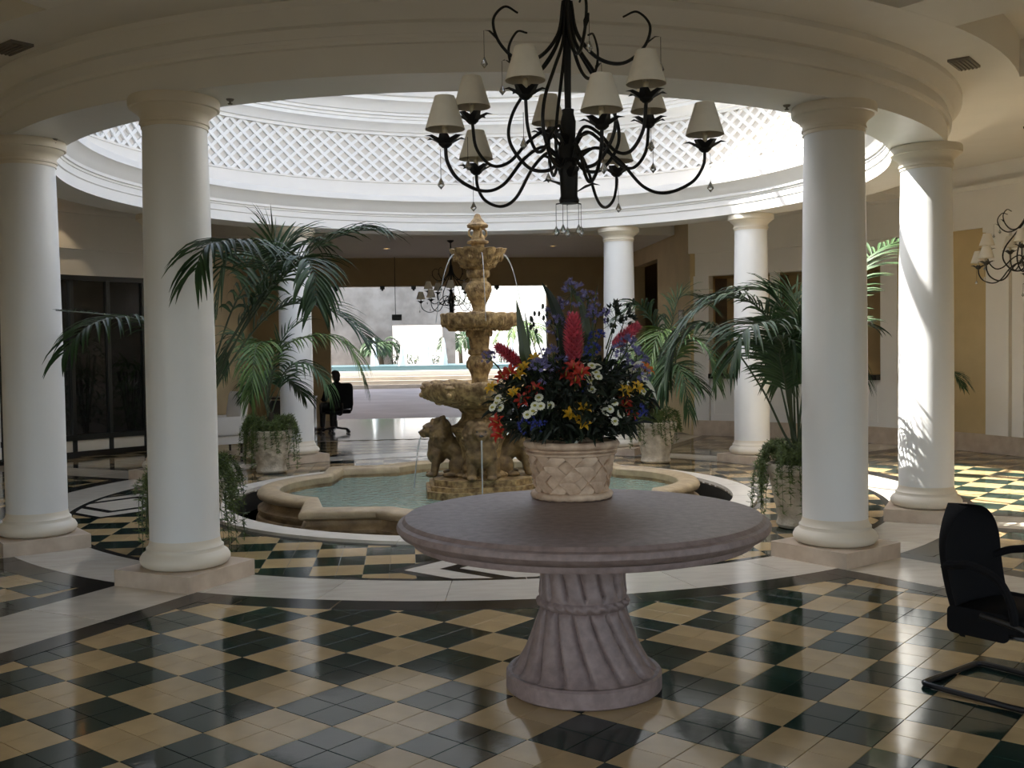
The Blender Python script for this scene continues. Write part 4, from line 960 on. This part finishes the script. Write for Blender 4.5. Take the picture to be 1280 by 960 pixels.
# ================================================================== SEATED PERSON ON A SWIVEL CHAIR
SX, SY = -2.26, 9.35
sw = empty('swivel_chair', (SX, SY, 0), R(28)); tag(sw, 'black swivel office chair on a star base, with a person in it', 'chair')
for k in range(5):
    a = 2*PI*k/5+.3; MB().tube([V((.03*cos(a),.03*sin(a),.11)), V((.30*cos(a),.30*sin(a),.075))], [.022,.014], 6).build('base_arm', MAT['black_metal'], sw)
    MB().ball((.30*cos(a), .30*sin(a), .032), (.03,.03,.03), 10, 6).build('castor', MAT['black_metal'], sw)
MB().lathe([(0,.09),(.03,.09),(.03,.25),(.02,.26),(.02,.40),(0,.40)], 12).build('gas_column', MAT['black_metal'], sw)
T = Matrix.Translation((0,0,.44)) @ Matrix.Rotation(PI/2, 4, 'X'); m = MB(); rbox(m, (0,0,0), (.50,.08,.48), .08, T); m.build('seat', MAT['black_fabric'], sw, True, 45)
m = MB(); rbox(m, (0,-.27,.76), (.50,.07,.52), .09); m.build('backrest', MAT['black_fabric'], sw, True, 45)
MB().tube(bez([(0,0,.40),(0,-.22,.38),(0,-.31,.46),(0,-.31,.62)], 5), .02, 6).build('back_bracket', MAT['black_metal'], sw)
for s in (-1, 1): MB().tube(bez([(s*.20,0,.42),(s*.32,-.02,.44),(s*.335,-.04,.57),(s*.30,.03,.612),(s*.24,.17,.612)], 5), .02, 6).build('armrest', MAT['black_metal'], sw)
pe = empty('person', (SX, SY, 0), R(28)); tag(pe, 'person in dark clothes seated with back turned on the swivel chair', 'person')
body = [('e',(0,-.05,.56),(.17,.15,.10)),('c',(0,-.07,.60),(0,-.08,.86),.14,.15),('e',(0,-.07,.92),(.20,.11,.10)),('c',(0,-.06,.98),(0,-.04,1.07),.055,.05),('e',(0,-.03,1.15),(.075,.095,.115)),('e',(0,.055,1.12),(.045,.03,.05)),('e',(0,.068,1.145),(.014,.02,.02))]
for s in (-1, 1):
    body += [('c',(s*.19,-.06,.93),(s*.25,-.02,.70),.055,.045),('c',(s*.25,-.02,.70),(s*.18,.22,.68),.042,.032),('e',(s*.17,.27,.68),(.035,.055,.022)),
             ('c',(s*.09,-.02,.56),(s*.11,.40,.54),.085,.062),('c',(s*.11,.40,.54),(s*.11,.42,.12),.06,.042),('c',(s*.11,.40,.055),(s*.12,.58,.045),.042,.035),('e',(s*.078,-.03,1.145),(.012,.025,.035))]
    for q in range(4): body.append(('c',(s*(.15+.015*q),.30,.68),(s*(.145+.017*q),.36,.668),.010,.008))
blob('body', body, .014, MAT['skin'], pe, 3)
cl = [('e',(0,-.05,.57),(.185,.165,.11)),('c',(0,-.07,.62),(0,-.08,.86),.155,.165),('e',(0,-.07,.925),(.215,.125,.105)),('c',(0,-.065,.98),(0,-.055,1.015),.07,.066)]
for s in (-1, 1): cl += [('c',(s*.19,-.06,.93),(s*.25,-.02,.70),.07,.06),('c',(s*.25,-.02,.70),(s*.185,.20,.68),.057,.045)]
blob('jacket', cl, .016, MAT['black_fabric'], pe, 3)
tr = []
for s in (-1, 1): tr += [('e',(s*.06,-.05,.55),(.12,.15,.10)),('c',(s*.09,-.02,.56),(s*.11,.40,.54),.10,.075),('c',(s*.11,.40,.54),(s*.11,.42,.14),.072,.056)]
blob('trousers', tr, .016, MAT['frame_dark'], pe, 3)
for s in (-1, 1): blob('shoe', [('c',(s*.11,.40,.056),(s*.12,.58,.046),.052,.044)], .014, MAT['black_metal'], pe, 2)
blob('hair', [('e',(0,-.045,1.17),(.084,.092,.108)),('e',(0,.0,1.22),(.078,.085,.06)),('e',(0,-.075,1.10),(.07,.06,.07))], .014, MAT['hair'], pe, 3)
# dark desk beside the person
dk = empty('desk', (-3.15, 9.45, 0)); tag(dk, 'dark wooden desk beside the seated person and a white column', 'desk')
MB().box((0,0,.735), (.98,.60,.035)).build('top', MAT['dark_wood'], dk, False)
for s in (-1, 1): MB().box((s*.45,0,.36), (.04,.56,.715)).build('side_panel', MAT['dark_wood'], dk, False)
MB().box((0,.22,.42), (.86,.03,.50)).build('modesty_panel', MAT['dark_wood'], dk, False)

# white armchair behind the pot by the column
ac = empty('armchair', (-3.92, 5.75, 0), R(-60)); tag(ac, 'white upholstered high-backed armchair behind the potted palm', 'armchair')
MB().box((0,0,.27), (.62,.60,.22)).build('seat_base', MAT['white_cloth'], ac, False)
m = MB(); rbox(m, (0,-.0,.0), (.54,.12,.52), .05, Matrix.Translation((0,.02,.43)) @ Matrix.Rotation(PI/2,4,'X')); m.build('cushion', MAT['white_cloth'], ac, True, 45)
m = MB(); rbox(m, (0,0,0), (.64,.13,.66), .08, Matrix.Translation((0,.28,.68)) @ Matrix.Rotation(-.16,4,'X')); m.build('backrest', MAT['white_cloth'], ac, True, 45)
for s in (-1, 1): m = MB(); rbox(m, (0,0,0), (.62,.10,.30), .05, Matrix.Translation((s*.31,0,.46)) @ Matrix.Rotation(PI/2,4,'Z')); m.build('armrest', MAT['white_cloth'], ac, True, 45)
for sx in (-1, 1):
    for sy in (-1, 1): MB().lathe([(0,0.003),(.018,0.003),(.026,.16),(0,.16)], 10, Matrix.Translation((sx*.26,sy*.25,0))).build('leg', MAT['dark_wood'], ac)

# ================================================================== RECEPTION COUNTER (in the right-hand bay)
rc = empty('reception_counter', (RW*cos(R(44)), RW*sin(R(44)), 0)); tag(rc, 'white panelled reception counter with black top in the wall opening', 'counter')
def inbay(m, name, mt, parent, smooth=True): o = m.build(name, MAT[mt], parent, smooth); o.location = -parent.location; return o
m = MB(); m.arc(RW+.02, RW+.24, R(33.2), R(55.1), 0.003, 1.06); inbay(m, 'front', 'white_paint', rc)
m = MB(); m.arc(RW-.12, RW+.42, R(33.2), R(55.1), 1.06, 1.15); inbay(m, 'counter_top', 'border_black', rc)
for k in range(6):
    a0 = 33.6+k*3.62; m = MB()
    for lo_, hi_, z0, z1 in ((a0, a0+.25, .36, .98), (a0+2.9, a0+3.15, .36, .98), (a0+.25, a0+2.9, .36, .40), (a0+.25, a0+2.9, .94, .98)): m.arc(RW+.005, RW+.021, R(lo_), R(hi_), z0, z1, 2)
    inbay(m, 'panel_moulding', 'white_paint', rc)
for a in (41.2, 47.0):
    m = MB(); m.arc(RW+.08, RW+.20, R(a-.5), R(a+.5), 1.151, 2.96, 2); inbay(m, 'mullion', 'white_paint', rc)
# ================================================================== GARDEN WINDOW (left-hand bay)
wn = empty('window_1', (RW*cos(R(136)), RW*sin(R(136)), 0)); tag(wn, 'tall dark garden window with thin black mullions', 'window', kind='structure')
bars = [124.9, 129.3, 133.6, 138.0, 142.4, 146.8]
for k in range(5):
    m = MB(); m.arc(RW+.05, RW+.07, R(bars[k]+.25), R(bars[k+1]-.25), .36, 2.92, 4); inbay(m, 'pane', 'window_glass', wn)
    m = MB(); m.arc(RW+.03, RW+.08, R(bars[k]+.25), R(bars[k+1]-.25), .02, .27, 4); inbay(m, 'lower_panel', 'cream_paint', wn)
for a in bars: m = MB(); m.arc(RW, RW+.10, R(a-.22), R(a+.22), .02, 2.94, 2); inbay(m, 'mullion', 'frame_dark', wn)
for z0, z1 in ((.27,.36),(2.88,2.96)): m = MB(); m.arc(RW-.02, RW+.12, R(124.8), R(147), z0, z1, 8); inbay(m, 'rail', 'frame_dark', wn)
m = MB(); m.arc(RW+.02, RW+.10, R(124.8), R(147), 0, .02, 8); inbay(m, 'sill', 'border_black', wn)
# shaded planted court behind the glass
m = MB(); m.arc(12.0, 12.2, R(118), R(152), -.2, 3.6); m.arc(RW+.3, 12.2, R(118), R(152), 3.6, 3.7); m.arc(RW+.3, 12.1, R(118), R(152), -.2, -.02)
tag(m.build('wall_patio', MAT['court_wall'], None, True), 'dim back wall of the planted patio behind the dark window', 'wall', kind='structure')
def shrub(loc, h, sp_, n, label, mt, seed, name='patio_shrub', group='shrubs seen through the dark window'):
    rn_ = random.Random(seed); s_ = empty(name, loc); tag(s_, label, 'shrub', group); fm = MB(); st = MB()
    for k in range(8):
        a = 2*PI*k/8; st.tube(bez([(0,0,0),(.1*cos(a),.1*sin(a),h*.4),(sp_*.6*cos(a),sp_*.6*sin(a),h*.85)],5), .015, 4)
    for k in range(n):
        a = rn_.uniform(0,2*PI); r_ = sp_*rn_.random()**.6; z = h*rn_.uniform(.2,1); p = V((r_*cos(a), r_*sin(a), z)); d = V((cos(a)+rn_.gauss(0,.5), sin(a)+rn_.gauss(0,.5), rn_.gauss(.1,.5))).normalized(); L = rn_.uniform(.12,.3)
        ribbon(fm, [p, p+d*L*.5, p+d*L+V((0,0,-.06))], .035, V((0,0,1)))
    st.build('branches', MAT['palm_trunk'], s_); o = fm.build('foliage', MAT[mt], s_, True, fix=False); o['kind'] = 'stuff'
for k, a in enumerate((127, 131, 135.5, 140, 144.5)):
    r_ = 9.8+.35*(k % 2); shrub((r_*cos(R(a)), r_*sin(R(a)), -.018), 1.6+.35*(k % 3), .36, 260, ['low leafy shrub behind the dark window, next to the pilaster','tall leafy shrub behind the dark window','broad shrub in the middle of the dark window','leafy shrub behind the dark window near the column','thin shrub at the far end of the dark window'][k], 'leaf_palm' if k % 2 else 'leaf_palm_fresh', 20+k)

# ================================================================== REAR HALL DETAILS
for k, (y, z, w_, h_, lb) in enumerate(((9.05,2.0,.5,.62,'small framed pale print on the ochre wall above the potted palm'), (7.6,2.15,.34,.42,'smaller framed pale print nearest the reception counter'))):
    f = empty('framed_picture', (4.452, y, z-h_/2)); tag(f, lb, 'picture', 'prints on the ochre hall wall')
    MB().box((-.012,0,h_/2), (.014,w_-.06,h_-.06)).build('print', MAT['picture_print'], f, False)
    for s in (-1, 1):
        MB().box((-.013,s*(w_/2-.015),h_/2), (.022,.03,h_)).build('frame_side', MAT['brown_wood'], f, False); MB().box((-.013,0,h_/2+s*(h_/2-.015)), (.022,w_-.06,.03)).build('frame_rail', MAT['brown_wood'], f, False)
sg = empty('hanging_sign', (-1.02, 12.7, 2.36)); tag(sg, 'small dark sign hanging on a rod in the garden doorway', 'sign')
MB().box((0,0,.07), (.23,.04,.14)).build('sign_box', MAT['frame_dark'], sg, False); MB().tube([(-.03,0,.14),(-.03,0,1.488)], .008, 6).build('rod', MAT['frame_dark'], sg)
for k, px in enumerate((421, 478, 517, 621)):
    p = at_y(px, 360, 12.92); o = empty('door_bracket', (p.x, 12.93, 3.10)); tag(o, 'small black bracket under the lintel of the garden doorway', 'bracket', 'brackets on the doorway lintel')
    MB().box((0,.0,.04), (.11,.12,.075)).build('block', MAT['frame_dark'], o, False); MB().box((0,-.02,-.015), (.05,.05,.035)).build('clip', MAT['frame_dark'], o, False)
dlm = MB(); dlm.lathe([(.05,0),(.075,0),(.075,-.012),(.05,-.006)], 20, closed=True); dme = dlm.mesh('trim_ring', MAT['white_paint'], fix=True)
lbm = MB(); lbm.lathe([(0,-.002),(.049,-.002)], 16); lme = lbm.mesh('lens', MAT['lamp_glow'], fix=False)
for x, y, z, lb in ((2.35, 10.2, 3.849, 'lit recessed downlight in the hall ceiling right of the chandelier'), (-1.2, 10.6, 3.849, 'lit recessed downlight in the hall ceiling beside the chandelier'), (-6.05, 5.0, ZU+.019, 'lit recessed downlight above the dark garden window'), (6.6, 6.4, 2.999, 'added downlight brightening the reception office'), (7.7, 5.05, 2.999, 'added downlight brightening the office, at its far end')):  # the two office downlights are added to brighten its interior
    o = empty('downlight', (x, y, z)); tag(o, lb, 'downlight', 'recessed downlights'); link('trim_ring', dme, o); link('lens', lme, o)
    ld = bpy.data.lights.new('downlight_lamp', 'SPOT'); ld.energy = 25; ld.spot_size = R(70); ld.color = (1,.75,.45); ld.shadow_soft_size = .04
    lo_ = bpy.data.objects.new('downlight_lamp', ld); COL.objects.link(lo_); lo_.parent = o; lo_.location = (0,0,-.02)
# small palm and stand by the ochre wall, behind the sunlit column
sp_t = at_z(1186, 566, 0.0)
pd = empty('plant_stand', (6.93, 2.65, 0)); tag(pd, 'slim dark pedestal holding a small arching plant by the ochre wall', 'plant stand')
MB().lathe([(0,.003),(.17,.003),(.17,.03),(.05,.06),(.035,.1),(.035,.62),(.10,.66),(.14,.68),(.14,.70),(0,.70)], 24).build('pedestal', MAT['dark_wood'], pd)
pl = empty('small_palm', (6.93, 2.65, .703)); tag(pl, 'small dark arching plant on a pedestal by the ochre wall', 'plant')
MB().lathe([(0,0),(.09,0),(.12,.18),(.125,.2),(.11,.2),(.10,.17),(0,.17)], 24).build('pot', MAT['dark_wood'], pl)
for k in range(9):
    a = 2*PI*k/9+.2; frond(pl, [V((0,0,.17)), V((.12*cos(a),.12*sin(a),.45)), V((.32*cos(a),.32*sin(a),.50)), V((.48*cos(a),.48*sin(a),.30))], .16, 16, .6, 'leaf_palm', .35, 300+k, .010, .006)

# ================================================================== OUTSIDE
def stone(name, c, d, mt, label, cat, kind=None, par=None):
    m = MB(); m.box(c, d); o = m.build(name, MAT[mt], par, False)
    if par is None: tag(o, label, cat, kind=kind)
    return o
stone('floor_terrace', (0, 23.4, -.25), (60, 19.6, .48), 'pave_mauve', 'mauve paved terrace outside the garden doorway', 'terrace', 'structure')
stone('ground', (0, 70, -.6), (160, 120, .4), 'step_stone', 'pale ground of the garden court', 'ground', 'structure')
stp = empty('garden_steps', (0, 32.75, 0)); tag(stp, 'pale stone steps leading up to the raised pool', 'steps')
for k in range(3): stone('step', (0, .35+.4*k, .08+.16*k-.25), (22, .42, .66), 'step_stone', '', '', par=stp)
pl_ = empty('raised_pool', (0, 37.2, -.4)); tag(pl_, 'raised garden pool with white rim and water jets', 'pool')
for x, y, dx, dy in ((0,-2.7,22,.35),(0,2.7,22,.35),(-11,0,.35,5.5),(11,0,.35,5.5)): stone('rim', (x, y, .56), (dx, dy, 1.12), 'court_white', '', '', par=pl_)
m = MB(); m.box((0,37.2,.28), (21.6,5.0,1.3)); tag(m.build('pool_water', MAT['pool_water'], None, False), 'bright rippled water in the raised garden pool', 'water', kind='stuff')
for k, (px, h_) in enumerate(((468,1.35),(503,1.0),(535,1.05),(555,1.25),(640,1.2))):
    p = at_y(px, 455, 36.2); j = empty('water_jet', (p.x, 36.2, .932)); tag(j, 'white foaming jet rising from the raised garden pool', 'water jet', 'jets in the garden pool')
    rn_ = random.Random(k); m = MB(); m.lathe([(.20,0),(.16,h_*.2),(.10,h_*.5),(.07,h_*.8),(.02,h_)], 14, fr=lambda a,i,r,z: (r*rn_.uniform(.75,1.2), z)); m.build('foam', MAT['splash'], j)
cw = MB()
for x0, x1, z0, z1 in ((-14,-1.45,-.4,7.5), (-1.45,1.15,2.92,7.5), (1.15,1.8,-.4,7.5)): cw.box(((x0+x1)/2, 42.6, (z0+z1)/2), (x1-x0, .6, z1-z0))
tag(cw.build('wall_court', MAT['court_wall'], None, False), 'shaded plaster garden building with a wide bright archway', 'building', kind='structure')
stone('wall_far', (0, 60, 2.2), (60, .6, 5), 'court_white', 'sunlit white garden wall far beyond the pool', 'wall', 'structure')
def gtree(px, Y, h, sp_, n, label, mt, seed, z0=-.4):
    p = at_y(px, 440, Y); rn_ = random.Random(seed); s_ = empty('garden_palm', (p.x, Y, z0)); tag(s_, label, 'palm', 'palms and shrubs in the garden')
    MB().tube([(0,0,0),(.05,0,h*.5),(0,0,h)], [.16,.12,.10], 8).build('trunk', MAT['palm_trunk'], s_)
    for k in range(n):
        a = 2*PI*k/n+rn_.uniform(-.2,.2); e = rn_.uniform(.2,.9)
        frond(s_, [V((0,0,h)), V((sp_*.35*cos(a),sp_*.35*sin(a),h+sp_*.5*e)), V((sp_*.75*cos(a),sp_*.75*sin(a),h+sp_*.35*e)), V((sp_*cos(a),sp_*sin(a),h-sp_*.25))], .5, 16, .7, mt, .2, seed+k, .04, .02)
gtree(476, 40.9, 2.2, 1.0, 11, 'feathery palm before the garden building, beside its archway', 'leaf_palm', 500)
gtree(655, 46, 2.8, 1.7, 12, 'pale green garden palm right of the archway, behind the bouquet', 'leaf_palm_fresh', 540)
gtree(575, 47, 2.4, 1.3, 11, 'garden palm half hidden behind the fountain stem', 'leaf_palm', 580)
for k, (px, lb) in enumerate(((515,'low yellow-green shrub behind the garden pool'),(546,'low dark shrub behind the garden pool'),(494,'leafy shrub beside the garden palm'),(630,'round shrub in front of the white garden wall'))):
    p = at_y(px, 450, 41.2); shrub((p.x, 41.2, -.398), 1.8, .26 if k == 2 else .40, 260, lb, 'leaf_palm' if k else 'leaf_palm_fresh', 40+k, 'garden_shrub', 'shrubs behind the garden pool')

m = MB(); m.box((0, 23.7, 5.35), (30, 20.8, .4))
for x in (-14, 14):
    for y in (16, 23.5, 31): m.box((x, y, 2.57), (.5, .5, 5.16))
tag(m.build('ceiling_canopy', MAT['court_white'], None, False), 'broad flat canopy roof shading the terrace outside the doorway', 'canopy', kind='structure')
